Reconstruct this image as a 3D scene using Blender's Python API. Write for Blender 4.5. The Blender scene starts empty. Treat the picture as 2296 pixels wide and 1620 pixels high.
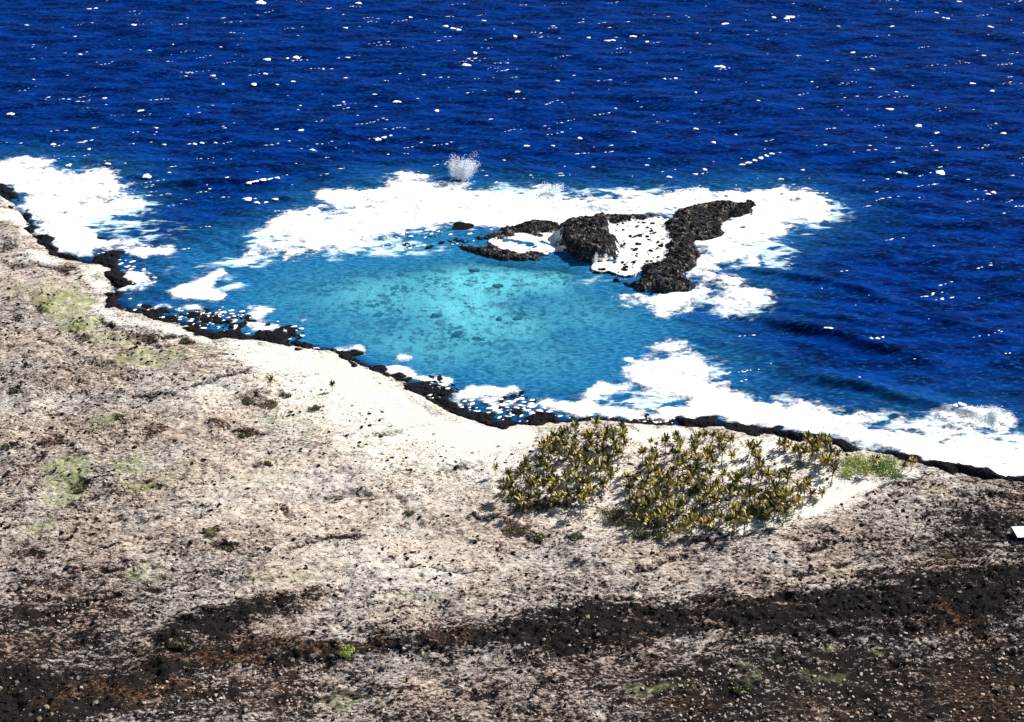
import bpy, bmesh, math, random
import numpy as np
from mathutils import Vector, Matrix, Euler

random.seed(7)
rng = np.random.default_rng(7)
scene = bpy.context.scene
COL = scene.collection

# ------------------------------------------------------------------ camera
CAM_H = 340.0
PITCH = math.radians(29.0)
HALF = math.radians(18.0)
cam_d = bpy.data.cameras.new('camera')
cam_d.sensor_fit = 'HORIZONTAL'; cam_d.sensor_width = 36.0
cam_d.lens = 18.0 / math.tan(HALF)
cam_d.clip_start = 1.0; cam_d.clip_end = 60000.0
cam = bpy.data.objects.new('camera', cam_d); COL.objects.link(cam)
cam.location = (0, 0, CAM_H); cam.rotation_euler = (math.pi / 2 - PITCH, 0, 0)
scene.camera = cam

# ------------------------------------------------------------------ sky, sun, exposure
SUN_EL = math.radians(36.0)
SUN_AZ = math.atan2(0.80, 0.60)          # clockwise from +Y: behind the bay, to the right
world = bpy.data.worlds.new('World'); scene.world = world; world.use_nodes = True
wn = world.node_tree.nodes; wl = world.node_tree.links
sky = wn.new('ShaderNodeTexSky'); sky.sky_type = 'NISHITA'; sky.sun_disc = False
sky.sun_elevation = SUN_EL; sky.sun_rotation = SUN_AZ
bg = wn['Background']; bg.inputs['Strength'].default_value = 0.055
wl.new(sky.outputs['Color'], bg.inputs['Color'])
sun_d = bpy.data.lights.new('sun', 'SUN'); sun_d.energy = 5.0; sun_d.angle = math.radians(0.5)
sun_d.color = (1.0, 0.955, 0.88)
sun = bpy.data.objects.new('sun', sun_d); COL.objects.link(sun)
to_sun = Vector((math.sin(SUN_AZ) * math.cos(SUN_EL), math.cos(SUN_AZ) * math.cos(SUN_EL), math.sin(SUN_EL)))
sun.rotation_euler = to_sun.to_track_quat('Z', 'Y').to_euler(); sun.location = (200, 300, 500)
scene.view_settings.view_transform = 'Standard'; scene.view_settings.look = 'None'
scene.view_settings.gamma = 1.0; scene.view_settings.use_curve_mapping = False
scene.view_settings.exposure = 0.75

# ------------------------------------------------------------------ survey: photo point -> ground point
FOC = 1148.0 / math.tan(HALF)
def at(px, py, z=0.0):
    u = (px - 1148.0) / FOC; v = (810.0 - py) / FOC
    c, s = math.cos(PITCH), math.sin(PITCH)
    dx, dy, dz = u, c + v * s, -s + v * c
    t = (z - CAM_H) / dz
    return (dx * t, dy * t)
def ground(pts, z=0.0): return np.array([at(x, y, z) for x, y in pts], dtype=np.float64)
def crop(pts, x0, y0, k):                      # points read off an enlarged view
    return [((x0 + x * k) / 1.3223, (y0 + y * k) / 1.3223) for x, y in pts]
K1 = 1000.0 / 2296.0
C1 = lambda p: crop(p, 0, 400, K1)
C2 = lambda p: crop(p, 800, 400, K1)
C3 = lambda p: crop(p, 1600, 500, K1)
C5 = lambda p: crop(p, 2100, 1100, 936.0 / 2296.0)
C8 = lambda p: crop(p, 1000, 900, K1)

# ------------------------------------------------------------------ noise on the ground plane
TAB = rng.random((256, 256)).astype(np.float32)
def vnoise(x, y):
    x = np.asarray(x, np.float32); y = np.asarray(y, np.float32)
    xi = np.floor(x); yi = np.floor(y)
    fx = x - xi; fy = y - yi
    fx *= fx * (3 - 2 * fx); fy *= fy * (3 - 2 * fy)
    a = xi.astype(np.int32) & 255; b = (yi.astype(np.int32) & 255) << 8
    a1 = (a + 1) & 255; b1 = (b + 256) & 65535
    t = TAB.ravel(); p = t[b | a]; q = t[b1 | a]
    p = p + (t[b | a1] - p) * fx; q = q + (t[b1 | a1] - q) * fx
    return p + (q - p) * fy
def fbm(x, y, wl_, octv=4, seed=0, gain=0.5):
    s = np.zeros(np.shape(x), np.float32); amp = 1.0; tot = 0; f = 1.0 / wl_
    for o in range(octv):
        ca, sa = math.cos(0.6 * o + seed), math.sin(0.6 * o + seed)
        s += amp * vnoise((x * ca - y * sa) * f + 17.3 * (o + seed), (x * sa + y * ca) * f + 9.7 * (o + 2 * seed))
        tot += amp; amp *= gain; f *= 2.03
    return s / tot
def worley(x, y, cell, ang=0.0, stretch=1.0, seed=0):
    """distance to the nearest scattered point, in cells"""
    ca, sa = math.cos(ang), math.sin(ang)
    u = ((x * ca + y * sa) / (cell * stretch)).astype(np.float32); v = ((-x * sa + y * ca) / cell).astype(np.float32)
    ui = np.floor(u).astype(np.int32); vi = np.floor(v).astype(np.int32); best = np.full(u.shape, 9.0, np.float32); t = TAB.ravel()
    for di in (-1, 0, 1):
        for dj in (-1, 0, 1):
            a = (ui + di + seed * 37) & 255; b = (vi + dj + seed * 91) & 255
            px = ui + di + t[(b << 8) | a]; py = vi + dj + t[(((b + 101) & 255) << 8) | ((a + 53) & 255)]
            best = np.minimum(best, (px - u) ** 2 + (py - v) ** 2)
    return np.sqrt(best)
def sstep(a, b, v):
    t = np.clip((v - a) / (b - a), 0, 1); return t * t * (3 - 2 * t)

# ------------------------------------------------------------------ map raster of the bay (0.5 m cells, metres)
RX0, RX1, RY0, RY1, RES = -335.0, 335.0, 352.0, 912.0, 0.5
gx = np.arange(RX0, RX1, RES); gy = np.arange(RY0, RY1, RES)
XX, YY = np.meshgrid(gx.astype(np.float32), gy.astype(np.float32))
w1 = fbm(XX, YY, 9.0, 4, 1, 0.6) - 0.5; w2 = fbm(XX, YY, 9.0, 4, 5, 0.6) - 0.5
w3 = fbm(XX, YY, 3.0, 3, 8, 0.7) - 0.5; w4 = fbm(XX, YY, 3.0, 3, 3, 0.7) - 0.5
w1 *= 2.0; w2 *= 2.0; w3 *= 1.8; w4 *= 1.8
def zfbm(x, y, wl_, octv=4, seed=0, gain=0.5):
    a = fbm(x, y, wl_, octv, seed, gain); return np.clip((a - 0.5) / 0.13, -2.5, 2.5)
def fill(poly, warp=0.0, fine=0.0):
    """1 inside a ground polygon, 0 outside, with a ragged natural edge"""
    out = np.zeros(XX.shape, np.float32)
    m = warp + fine + 2
    lo = poly.min(0) - m; hi = poly.max(0) + m
    i0 = max(0, int((lo[1] - RY0) / RES)); i1 = min(XX.shape[0], int((hi[1] - RY0) / RES) + 2)
    j0 = max(0, int((lo[0] - RX0) / RES)); j1 = min(XX.shape[1], int((hi[0] - RX0) / RES) + 2)
    if i1 <= i0 or j1 <= j0: return out
    sl = (slice(i0, i1), slice(j0, j1))
    x = XX[sl] + 2 * warp * w1[sl] + 2 * fine * w3[sl]; y = YY[sl] + 2 * warp * w2[sl] + 2 * fine * w4[sl]
    ins = np.zeros(x.shape, bool)
    for k in range(len(poly)):
        (xa, ya), (xb, yb) = poly[k - 1], poly[k]
        if ya == yb: continue
        c = (ya > y) != (yb > y)
        ins ^= c & (x < (xb - xa) * (y - ya) / (yb - ya) + xa)
    out[sl] = ins
    return out
def blur(a, sig):
    r = max(1, int(round(sig / RES)))
    for ax in (0, 1):
        for _ in range(3):
            p = np.pad(a, [(r + 1, r) if k == ax else (0, 0) for k in (0, 1)], mode='edge')
            c = np.cumsum(p, axis=ax, dtype=np.float64)
            a = ((c[2 * r + 1:] - c[:-2 * r - 1]) if ax == 0 else (c[:, 2 * r + 1:] - c[:, :-2 * r - 1])) / (2 * r + 1)
            a = a.astype(np.float32)
    return a
def line_dist(pts, reach):
    g = ground(pts) if not isinstance(pts, np.ndarray) else pts
    out = np.full(XX.shape, 1e3, np.float32)
    for k in range(len(g) - 1):
        a, b = g[k], g[k + 1]
        lo = np.minimum(a, b) - reach; hi = np.maximum(a, b) + reach
        i0 = max(0, int((lo[1] - RY0) / RES)); i1 = min(XX.shape[0], int((hi[1] - RY0) / RES) + 2)
        j0 = max(0, int((lo[0] - RX0) / RES)); j1 = min(XX.shape[1], int((hi[0] - RX0) / RES) + 2)
        if i1 <= i0 or j1 <= j0: continue
        sl = (slice(i0, i1), slice(j0, j1))
        x = XX[sl] + 3.0 * w1[sl] + 1.4 * w3[sl]; y = YY[sl] + 3.0 * w2[sl] + 1.4 * w4[sl]
        ab = b - a; L2 = ab @ ab
        t = np.clip(((x - a[0]) * ab[0] + (y - a[1]) * ab[1]) / L2, 0, 1)
        d = np.hypot(x - a[0] - t * ab[0], y - a[1] - t * ab[1])
        out[sl] = np.minimum(out[sl], d)
    return out
def spots(lst, warp=3.0):
    """soft ragged patches (x, y, half width in photo points, half height, strength)"""
    out = np.zeros(XX.shape, np.float32)
    for (px, py, rx, ry, s) in lst:
        cx, cy = at(px, py); ex = abs(at(px + rx, py)[0] - cx); ey = abs(at(px, py + ry)[1] - cy)
        R = max(ex, ey) * 1.9 + 4
        i0 = max(0, int((cy - R - RY0) / RES)); i1 = min(XX.shape[0], int((cy + R - RY0) / RES) + 2)
        j0 = max(0, int((cx - R - RX0) / RES)); j1 = min(XX.shape[1], int((cx + R - RX0) / RES) + 2)
        if i1 <= i0 or j1 <= j0: continue
        sl = (slice(i0, i1), slice(j0, j1))
        x = XX[sl] + 2 * warp * w1[sl] + 1.5 * w3[sl]; y = YY[sl] + 2 * warp * w2[sl] + 1.5 * w4[sl]
        q = np.sqrt(((x - cx) / ex) ** 2 + ((y - cy) / ey) ** 2)
        out[sl] = np.maximum(out[sl], s * sstep(1.35, 0.55, q))
    return out
def sample(a, x, y):
    u = np.clip((x - RX0) / RES, 0, a.shape[1] - 1.001); v = np.clip((y - RY0) / RES, 0, a.shape[0] - 1.001)
    j = u.astype(np.int64); i = v.astype(np.int64); fx = u - j; fy = v - i
    return (a[i, j] * (1 - fx) + a[i, j + 1] * fx) * (1 - fy) + (a[i + 1, j] * (1 - fx) + a[i + 1, j + 1] * fx) * fy
def at_raster(a, x, y): return float(sample(a, np.array([x]), np.array([y]))[0])

# ------------------------------------------------------------------ material helpers
def new_mat(name):
    m = bpy.data.materials.new(name); m.use_nodes = True
    nt = m.node_tree; nt.nodes.clear()
    out = nt.nodes.new('ShaderNodeOutputMaterial')
    return m, nt, out
class NT:
    def __init__(s, nt):
        s.nt = nt
        s.pos = nt.nodes.new('ShaderNodeNewGeometry').outputs['Position']
    def link(s, v, sock):
        if isinstance(v, bpy.types.NodeSocket): s.nt.links.new(v, sock)
        else: sock.default_value = v
    def attr(s, name):
        n = s.nt.nodes.new('ShaderNodeAttribute'); n.attribute_name = name; return n.outputs['Fac']
    def noise(s, scale, detail=4, rough=0.55, stretch=None, rot=0.0, vec=None, dist=0.0):
        n = s.nt.nodes.new('ShaderNodeTexNoise'); n.inputs['Scale'].default_value = scale
        n.inputs['Detail'].default_value = detail; n.inputs['Roughness'].default_value = rough
        n.inputs['Distortion'].default_value = dist
        v = vec or s.pos
        if stretch:
            mp = s.nt.nodes.new('ShaderNodeMapping'); mp.inputs['Scale'].default_value = stretch
            mp.inputs['Rotation'].default_value = (0, 0, rot); s.nt.links.new(v, mp.inputs['Vector']); v = mp.outputs[0]
        s.nt.links.new(v, n.inputs['Vector']); return n.outputs['Fac']
    def voro(s, scale, feature='F1', out='Distance'):
        n = s.nt.nodes.new('ShaderNodeTexVoronoi'); n.inputs['Scale'].default_value = scale; n.feature = feature
        s.nt.links.new(s.pos, n.inputs['Vector']); return n.outputs[out]
    def math(s, op, a, b=0.0, c=0.0, clamp=False):
        n = s.nt.nodes.new('ShaderNodeMath'); n.operation = op; n.use_clamp = clamp
        s.link(a, n.inputs[0]); s.link(b, n.inputs[1])
        if len(n.inputs) > 2: s.link(c, n.inputs[2])
        return n.outputs[0]
    def ramp(s, v, lo, hi, a=0.0, b=1.0):
        n = s.nt.nodes.new('ShaderNodeMapRange'); n.interpolation_type = 'SMOOTHSTEP'
        s.link(v, n.inputs[0]); s.link(lo, n.inputs[1]); s.link(hi, n.inputs[2]); s.link(a, n.inputs[3]); s.link(b, n.inputs[4])
        return n.outputs[0]
    def mix(s, f, a, b):
        n = s.nt.nodes.new('ShaderNodeMix'); n.data_type = 'RGBA'
        s.link(f, n.inputs[0])
        for v, k in ((a, 6), (b, 7)):
            if isinstance(v, tuple): n.inputs[k].default_value = (*v, 1.0)
            else: s.nt.links.new(v, n.inputs[k])
        return n.outputs[2]
    def bump(s, h, strength, dist):
        n = s.nt.nodes.new('ShaderNodeBump'); n.inputs['Strength'].default_value = strength
        n.inputs['Distance'].default_value = dist; s.nt.links.new(h, n.inputs['Height']); return n.outputs['Normal']
    def diffuse(s, col, nrm=None, rough=0.0):
        n = s.nt.nodes.new('ShaderNodeBsdfDiffuse')
        if isinstance(col, tuple): n.inputs['Color'].default_value = (*col, 1)
        else: s.nt.links.new(col, n.inputs['Color'])
        if nrm: s.nt.links.new(nrm, n.inputs['Normal'])
        return n.outputs[0]
    def mixsh(s, f, a, b):
        n = s.nt.nodes.new('ShaderNodeMixShader'); s.link(f, n.inputs[0])
        s.nt.links.new(a, n.inputs[1]); s.nt.links.new(b, n.inputs[2]); return n.outputs[0]

def mat_ground():
    m, nt, out = new_mat('lava_plain_sand_grass'); n = NT(nt)
    sand, green, dark, warm, sub = (n.attr(k) for k in ('sand', 'green', 'dark', 'warm', 'sub'))
    R = math.radians(-32)
    big = n.noise(0.03, 3); mid = n.noise(0.11, 6, 0.68, (1, 3.2, 1), R); fine = n.noise(0.70, 4, 0.70, (1, 1.6, 1), R); grain = n.noise(2.4, 3, 0.7)
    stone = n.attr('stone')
    # pale stones, brown earth and black lava in one mottle; dark adds young lava, crack shade and vignette to the colour
    d = n.math('ADD', n.math('MULTIPLY', fine, 0.55), n.math('MULTIPLY', mid, 0.35))
    d = n.math('ADD', d, n.math('MULTIPLY', grain, 0.16))
    d = n.math('ADD', n.math('MULTIPLY', n.math('SUBTRACT', d, 0.53), 1.8), 0.505)
    d = n.math('ADD', d, n.math('MULTIPLY', n.math('SUBTRACT', stone, 0.70), 0.22))  # dark lava gaps between hummocks also deepen their soft shade in colour
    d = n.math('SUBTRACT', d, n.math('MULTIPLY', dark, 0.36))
    c1 = n.noise(0.055, 6, 0.62, (1, 2.0, 1), R); c2 = n.noise(0.13, 5, 0.65, (1, 1.6, 1), R)
    l1 = n.ramp(n.math('ABSOLUTE', n.math('SUBTRACT', c1, 0.47)), 0.004, 0.014, 1.0, 0.0); l2 = n.ramp(n.math('ABSOLUTE', n.math('SUBTRACT', c2, 0.53)), 0.004, 0.016, 1.0, 0.0)
    d = n.math('SUBTRACT', d, n.math('MULTIPLY', n.math('MULTIPLY', n.math('MAXIMUM', l1, l2), n.ramp(fine, 0.62, 0.42)), 0.26))
    sp = n.noise(0.95, 3, 0.6, (1, 2.0, 1), R)
    d = n.math('SUBTRACT', d, n.math('MULTIPLY', n.math('MULTIPLY', n.ramp(sp, 0.60, 0.66), n.ramp(mid, 0.56, 0.40)), 0.24))
    hue = n.ramp(big, 0.4, 0.62)
    blk = n.mix(grain, (0.005, 0.005, 0.006), (0.030, 0.025, 0.023))
    brn = n.mix(hue, (0.160, 0.118, 0.100), (0.145, 0.122, 0.120))
    pal = n.mix(hue, (0.345, 0.28, 0.24), (0.36, 0.322, 0.292))
    lightest = n.mix(hue, (0.56, 0.475, 0.395), (0.56, 0.515, 0.468))  # lightest stone tone of the mottle
    col = n.mix(n.ramp(d, 0.33, 0.40), blk, brn)
    col = n.mix(n.ramp(d, 0.42, 0.48), col, pal)
    col = n.mix(n.ramp(d, 0.54, 0.63), col, lightest)
    grn = n.mix(grain, (0.19, 0.23, 0.08), (0.44, 0.47, 0.23))
    gf = n.math('MULTIPLY', green, n.ramp(n.noise(0.4, 4, 0.6), 0.33, 0.6), clamp=True)
    col = n.mix(gf, col, grn)
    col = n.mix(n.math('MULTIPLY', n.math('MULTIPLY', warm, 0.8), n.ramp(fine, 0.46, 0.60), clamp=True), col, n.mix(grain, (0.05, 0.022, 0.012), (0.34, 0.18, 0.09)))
    sc = n.mix(n.noise(0.3, 4), (0.62, 0.58, 0.51), (0.84, 0.81, 0.75))
    sf = n.ramp(n.math('ADD', sand, n.math('MULTIPLY', n.math('SUBTRACT', d, 0.47), 1.5)), 0.22, 0.95)
    col = n.mix(sf, col, sc)
    reef = n.mix(n.ramp(n.math('ADD', n.math('MULTIPLY', n.noise(0.36, 5, 0.70), 0.7), n.math('MULTIPLY', n.noise(0.06, 4, 0.6), 0.45)), 0.46, 0.56), (0.12, 0.22, 0.26), (0.84, 0.90, 0.90))
    col = n.mix(sub, col, n.mix(dark, reef, (0.035, 0.06, 0.08)))
    h = n.math('ADD', n.math('MULTIPLY', fine, 1.0), n.math('MULTIPLY', grain, 0.35))
    nr = n.bump(h, 0.9, 0.7)
    nt.links.new(n.diffuse(col, nr, 0.5), out.inputs[0]); return m

def mat_sea():
    m, nt, out = new_mat('sea_water'); n = NT(nt)
    shal, milk, clear = (n.attr(k) for k in ('shallow', 'milky', 'clear'))
    streak = n.noise(0.035, 6, 0.64, (1, 3.6, 1), math.radians(-18)); chop = n.noise(0.30, 4, 0.62, (1, 2.6, 1), math.radians(-22))
    deep = n.mix(n.ramp(streak, 0.38, 0.66), (0.0001, 0.0040, 0.042), (0.0004, 0.027, 0.200))
    deep = n.mix(n.ramp(chop, 0.52, 0.74), deep, (0.002, 0.085, 0.33))
    teal = n.mix(n.ramp(chop, 0.35, 0.7), (0.006, 0.095, 0.26), (0.035, 0.27, 0.47))
    col = n.mix(shal, deep, teal)
    st2 = n.noise(0.10, 7, 0.72, (1, 3.4, 1), math.radians(-20), dist=0.6)
    mk = n.math('MULTIPLY', n.ramp(n.math('ADD', milk, n.math('MULTIPLY', n.math('SUBTRACT', st2, 0.5), 2.2)), 0.30, 1.0), 1.0, clamp=True)
    mk0 = n.math('MULTIPLY', milk, n.ramp(n.math('ADD', n.math('MULTIPLY', streak, 0.5), n.math('MULTIPLY', chop, 0.5)), 0.30, 0.62, 0.45, 1.25), clamp=True)
    col = n.mix(mk, col, (0.60, 0.80, 0.86))
    nr = n.bump(n.noise(0.9, 4, 0.65, (1, 2.2, 1), math.radians(-22)), 0.55, 0.35)
    body = n.diffuse(col, nr)
    tr = nt.nodes.new('ShaderNodeBsdfTransparent'); tr.inputs[0].default_value = (0.43, 0.83, 0.90, 1)
    mix = n.mixsh(clear, body, tr.outputs[0])
    gl = nt.nodes.new('ShaderNodeBsdfGlossy'); gl.inputs['Roughness'].default_value = 0.18
    gl.inputs['Color'].default_value = (1, 1, 1, 1); nt.links.new(nr, gl.inputs['Normal'])
    fr = nt.nodes.new('ShaderNodeFresnel'); fr.inputs['IOR'].default_value = 1.33; nt.links.new(nr, fr.inputs['Normal'])
    fin = n.mixsh(n.math('MULTIPLY', fr.outputs[0], 0.07), mix, gl.outputs[0])
    nt.links.new(fin, out.inputs[0]); return m

def mat_foam():
    m, nt, out = new_mat('sea_foam'); n = NT(nt)
    den = n.attr('froth')
    lace = n.math('ADD', n.math('MULTIPLY', n.noise(0.13, 6, 0.68, (1, 2.4, 1), math.radians(-15)), 0.6), n.math('MULTIPLY', n.noise(0.7, 4, 0.6), 0.4))
    a = n.ramp(n.math('ADD', den, n.math('MULTIPLY', n.math('SUBTRACT', lace, 0.5), 1.9)), 0.22, 0.98)
    col = n.mix(n.noise(0.5, 3), (0.86, 0.90, 0.92), (0.96, 0.97, 0.97))
    nr = n.bump(n.noise(0.8, 4, 0.6), 0.35, 0.4)
    tr = nt.nodes.new('ShaderNodeBsdfTransparent')
    nt.links.new(n.mixsh(a, tr.outputs[0], n.diffuse(col, nr)), out.inputs[0]); return m

def mat_white_water(name, thru):
    m, nt, out = new_mat(name); n = NT(nt)
    tl = nt.nodes.new('ShaderNodeBsdfTranslucent'); tl.inputs[0].default_value = (0.9, 0.93, 0.95, 1)
    nt.links.new(n.mixsh(thru, n.diffuse((0.96, 0.97, 0.97)), tl.outputs[0]), out.inputs[0]); return m

def mat_rock(name, dark_lo, dark_hi, tan, tan_amt):
    m, nt, out = new_mat(name); n = NT(nt)
    pale = n.attr('pale')
    a = n.noise(0.22, 5, 0.68); b = n.noise(0.75, 5, 0.7)
    col = n.mix(b, dark_lo, dark_hi)
    col = n.mix(n.ramp(n.math('ADD', n.math('MULTIPLY', a, 0.5), n.math('MULTIPLY', b, 0.5)), 0.60 - tan_amt, 0.70 - tan_amt), col, tan)
    pl = n.mix(n.ramp(b, 0.38, 0.62), (0.62, 0.58, 0.53), (0.86, 0.85, 0.83))
    pf = n.ramp(n.math('ADD', pale, n.math('MULTIPLY', n.math('SUBTRACT', n.math('ADD', n.math('MULTIPLY', a, 0.75), n.math('MULTIPLY', b, 0.25)), 0.50), 2.6)), 0.50, 0.70)
    col = n.mix(pf, col, pl)
    nr = n.bump(n.math('ADD', a, n.math('MULTIPLY', b, 0.6)), 0.9, 0.6)
    nt.links.new(n.diffuse(col, nr, 0.5), out.inputs[0]); return m

def mat_stone(name, lo, hi, r0=0.25, r1=0.8):
    m, nt, out = new_mat(name); n = NT(nt)
    oi = nt.nodes.new('ShaderNodeObjectInfo').outputs['Random']
    f = n.math('ADD', n.math('MULTIPLY', n.noise(0.9, 3), 0.7), n.math('MULTIPLY', oi, 0.35), clamp=True)
    col = n.mix(n.ramp(f, r0, r1), lo, hi)
    nr = n.bump(n.noise(2.2, 3), 0.7, 0.2)
    nt.links.new(n.diffuse(col, nr, 0.5), out.inputs[0]); return m

def mat_leaf(name, a, b, c, gold, thru=0.25):
    m, nt, out = new_mat(name); n = NT(nt)
    oi = nt.nodes.new('ShaderNodeObjectInfo').outputs['Random']
    f = n.noise(1.3, 3)
    col = n.mix(f, a, b)
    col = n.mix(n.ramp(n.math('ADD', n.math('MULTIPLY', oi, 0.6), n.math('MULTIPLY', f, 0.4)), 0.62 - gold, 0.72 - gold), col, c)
    d = nt.nodes.new('ShaderNodeBsdfPrincipled'); nt.links.new(col, d.inputs['Base Color'])
    d.inputs['Roughness'].default_value = 0.42; d.inputs['Specular IOR Level'].default_value = 0.5
    tl = nt.nodes.new('ShaderNodeBsdfTranslucent'); nt.links.new(n.mix(0.5, col, (0.30, 0.30, 0.03)), tl.inputs[0])
    nt.links.new(n.mixsh(thru, d.outputs[0], tl.outputs[0]), out.inputs[0]); return m

def mat_plain(name, lo, hi, scale=3.0, rough=0.8):
    m, nt, out = new_mat(name); n = NT(nt)
    d = nt.nodes.new('ShaderNodeBsdfPrincipled'); nt.links.new(n.mix(n.noise(scale, 4), lo, hi), d.inputs['Base Color'])
    d.inputs['Roughness'].default_value = rough
    nt.links.new(d.outputs[0], out.inputs[0]); return m

M_GROUND = mat_ground(); M_SEA = mat_sea(); M_FOAM = mat_foam(); M_WHITE = mat_white_water('white_water', 0.08); M_SPRAY = mat_white_water('wave_spray', 0.55)
M_ROCK = mat_rock('black_shore_lava', (0.004, 0.004, 0.006), (0.024, 0.023, 0.027), (0.085, 0.075, 0.07), -0.03)
M_ISLET = mat_rock('islet_lava', (0.006, 0.006, 0.009), (0.045, 0.043, 0.047), (0.26, 0.23, 0.19), 0.085)
M_BOULDER = mat_stone('weathered_lava_stone', (0.018, 0.015, 0.014), (0.30, 0.235, 0.18), 0.35, 0.85)
M_PALE = mat_stone('pale_stone', (0.30, 0.24, 0.19), (0.66, 0.57, 0.48))
M_CORAL = mat_stone('drowned_reef_rock', (0.09, 0.13, 0.13), (0.22, 0.27, 0.25))
M_WARM = mat_stone('rusty_lit_stone', (0.014, 0.010, 0.008), (0.66, 0.45, 0.25), 0.44, 0.62)  # bright warm end paints the sunlit tops of the stones
M_FROND = mat_leaf('palm_frond_leaf', (0.004, 0.007, 0.002), (0.030, 0.042, 0.007), (0.85, 0.70, 0.24), 0.09, 0.10)  # gold is painted highlight, greens darkened for shade contrast
M_LITFROND = mat_leaf('lit_gold_frond_leaf', (0.10, 0.075, 0.025), (0.36, 0.27, 0.09), (0.80, 0.60, 0.25), 0.2, 0.10)  # hanging dead fronds whose gold stands in for sunlit leaf tops
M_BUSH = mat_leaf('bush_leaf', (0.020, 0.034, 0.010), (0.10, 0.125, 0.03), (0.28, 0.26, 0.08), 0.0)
M_BUSHG = mat_leaf('bright_shrub_leaf', (0.07, 0.15, 0.02), (0.20, 0.32, 0.05), (0.36, 0.40, 0.10), 0.0)
M_BUSHD = mat_leaf('dry_shrub_leaf', (0.030, 0.024, 0.016), (0.12, 0.085, 0.05), (0.30, 0.17, 0.10), 0.0)
M_LITTER = mat_plain('frond_litter', (0.006, 0.007, 0.003), (0.07, 0.06, 0.025), 0.9)  # near-black tone paints shade under the palms
M_TRUNK = mat_plain('palm_trunk_bark', (0.06, 0.05, 0.04), (0.24, 0.20, 0.16))
M_LOG = mat_plain('dark_log', (0.012, 0.010, 0.009), (0.05, 0.04, 0.03))
M_ROOF = mat_plain('white_roof_sheet', (0.74, 0.71, 0.70), (0.84, 0.80, 0.79), 0.6, 0.5)
M_WALL = mat_plain('dark_timber', (0.03, 0.022, 0.016), (0.09, 0.06, 0.04), 1.5)

# ------------------------------------------------------------------ object helpers
def obj(name, me, mat=None, parent=None, **props):
    o = bpy.data.objects.new(name, me); COL.objects.link(o)
    if mat is not None and me is not None and not me.materials: me.materials.append(mat)
    if parent is not None: o.parent = parent
    for k, v in props.items(): o[k] = v
    return o
def thing(name, loc, label, cat, group=None, rz=0.0, scale=1.0):
    o = obj(name, None); o.location = loc; o.rotation_euler = (0, 0, rz); o.scale = (scale,) * 3
    o['label'] = label; o['category'] = cat
    if group: o['group'] = group
    o.empty_display_size = 0.5
    return o
def tag(o, label, cat, group=None):
    o['label'] = label; o['category'] = cat
    if group: o['group'] = group
    return o
def mesh_np(name, V, F, attrs=None, smooth=True):
    """V (n,3), F (m,k) arrays -> mesh"""
    me = bpy.data.meshes.new(name); k = F.shape[1]
    me.vertices.add(len(V)); me.vertices.foreach_set('co', np.ascontiguousarray(V, np.float32).ravel())
    me.loops.add(F.size); me.loops.foreach_set('vertex_index', np.ascontiguousarray(F, np.int32).ravel())
    me.polygons.add(len(F)); me.polygons.foreach_set('loop_start', np.arange(0, F.size, k, dtype=np.int32))
    me.polygons.foreach_set('loop_total', np.full(len(F), k, np.int32))
    me.polygons.foreach_set('use_smooth', np.full(len(F), smooth, bool))
    for kk, a in (attrs or {}).items():
        at_ = me.attributes.new(kk, 'FLOAT', 'POINT'); at_.data.foreach_set('value', np.ascontiguousarray(a, np.float32).ravel())
    me.update(calc_edges=True); return me
def sheet(name, X, Y, Z, keep, attrs, smooth=True):
    """grid mesh with the cells in keep"""
    r, c = X.shape
    idx = np.arange(r * c).reshape(r, c)
    Q = np.stack([idx[:-1, :-1], idx[:-1, 1:], idx[1:, 1:], idx[1:, :-1]], -1)[keep]
    used, inv = np.unique(Q, return_inverse=True)
    V = np.stack([X.ravel()[used], Y.ravel()[used], Z.ravel()[used]], 1)
    return mesh_np(name, V, inv.reshape(-1, 4), {k: a.ravel()[used] for k, a in attrs.items()}, smooth)

# ================================================================== MAP OF THE BAY
# waterline, left to right
shore = [(-700, 260), (-300, 360), (-60, 405), (0, 428), (30, 460), (62, 500), (100, 552), (140, 582), (190, 588), (250, 592),
         (262, 640), (262, 690), (310, 702), (390, 722), (480, 752), (600, 764), (680, 780), (745, 784), (800, 812), (870, 842), (950, 885),
         (1020, 925), (1080, 948), (1180, 952), (1250, 947), (1400, 947), (1550, 958), (1610, 948), (1700, 972), (1800, 975), (1870, 985), (1910, 1005),
         (2000, 1022), (2100, 1040), (2200, 1060), (2296, 1080), (2500, 1125), (2900, 1210), (3600, 1330)]
land_poly = np.vstack([ground(shore), [[900, 100], [-900, 100]]])
LAND = fill(land_poly, 1.5, 0.6)
LB = blur(LAND, 5.0); LB2 = blur(LAND, 1.6)

lagoon_poly = [(560, 640), (600, 592), (720, 580), (860, 545), (1000, 515), (1120, 540), (1180, 585), (1330, 600), (1400, 660), (1480, 715), (1570, 745),
               (1480, 770), (1420, 830), (1330, 868), (1200, 890), (1040, 875), (900, 830), (800, 790), (680, 745), (600, 735), (520, 700)]
LAG = fill(ground(lagoon_poly), 5.0, 1.0)
LAGS = blur(LAG, 6.0)
bright = spots([(1080, 625, 150, 40, 1.0), (1200, 625, 130, 35, 0.9), (1050, 690, 110, 50, 0.9), (1120, 725, 130, 50, 0.75), (900, 660, 190, 60, 0.7), (960, 770, 170, 55, 0.6), (1180, 790, 150, 50, 0.4),
                (1330, 700, 120, 40, 0.45), (800, 700, 150, 50, 0.35), (700, 650, 110, 40, 0.3)], 6.0)
bright = np.clip(blur(bright, 5.0) * 0.95 + 0.08 * LAGS, 0, 1)

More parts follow.
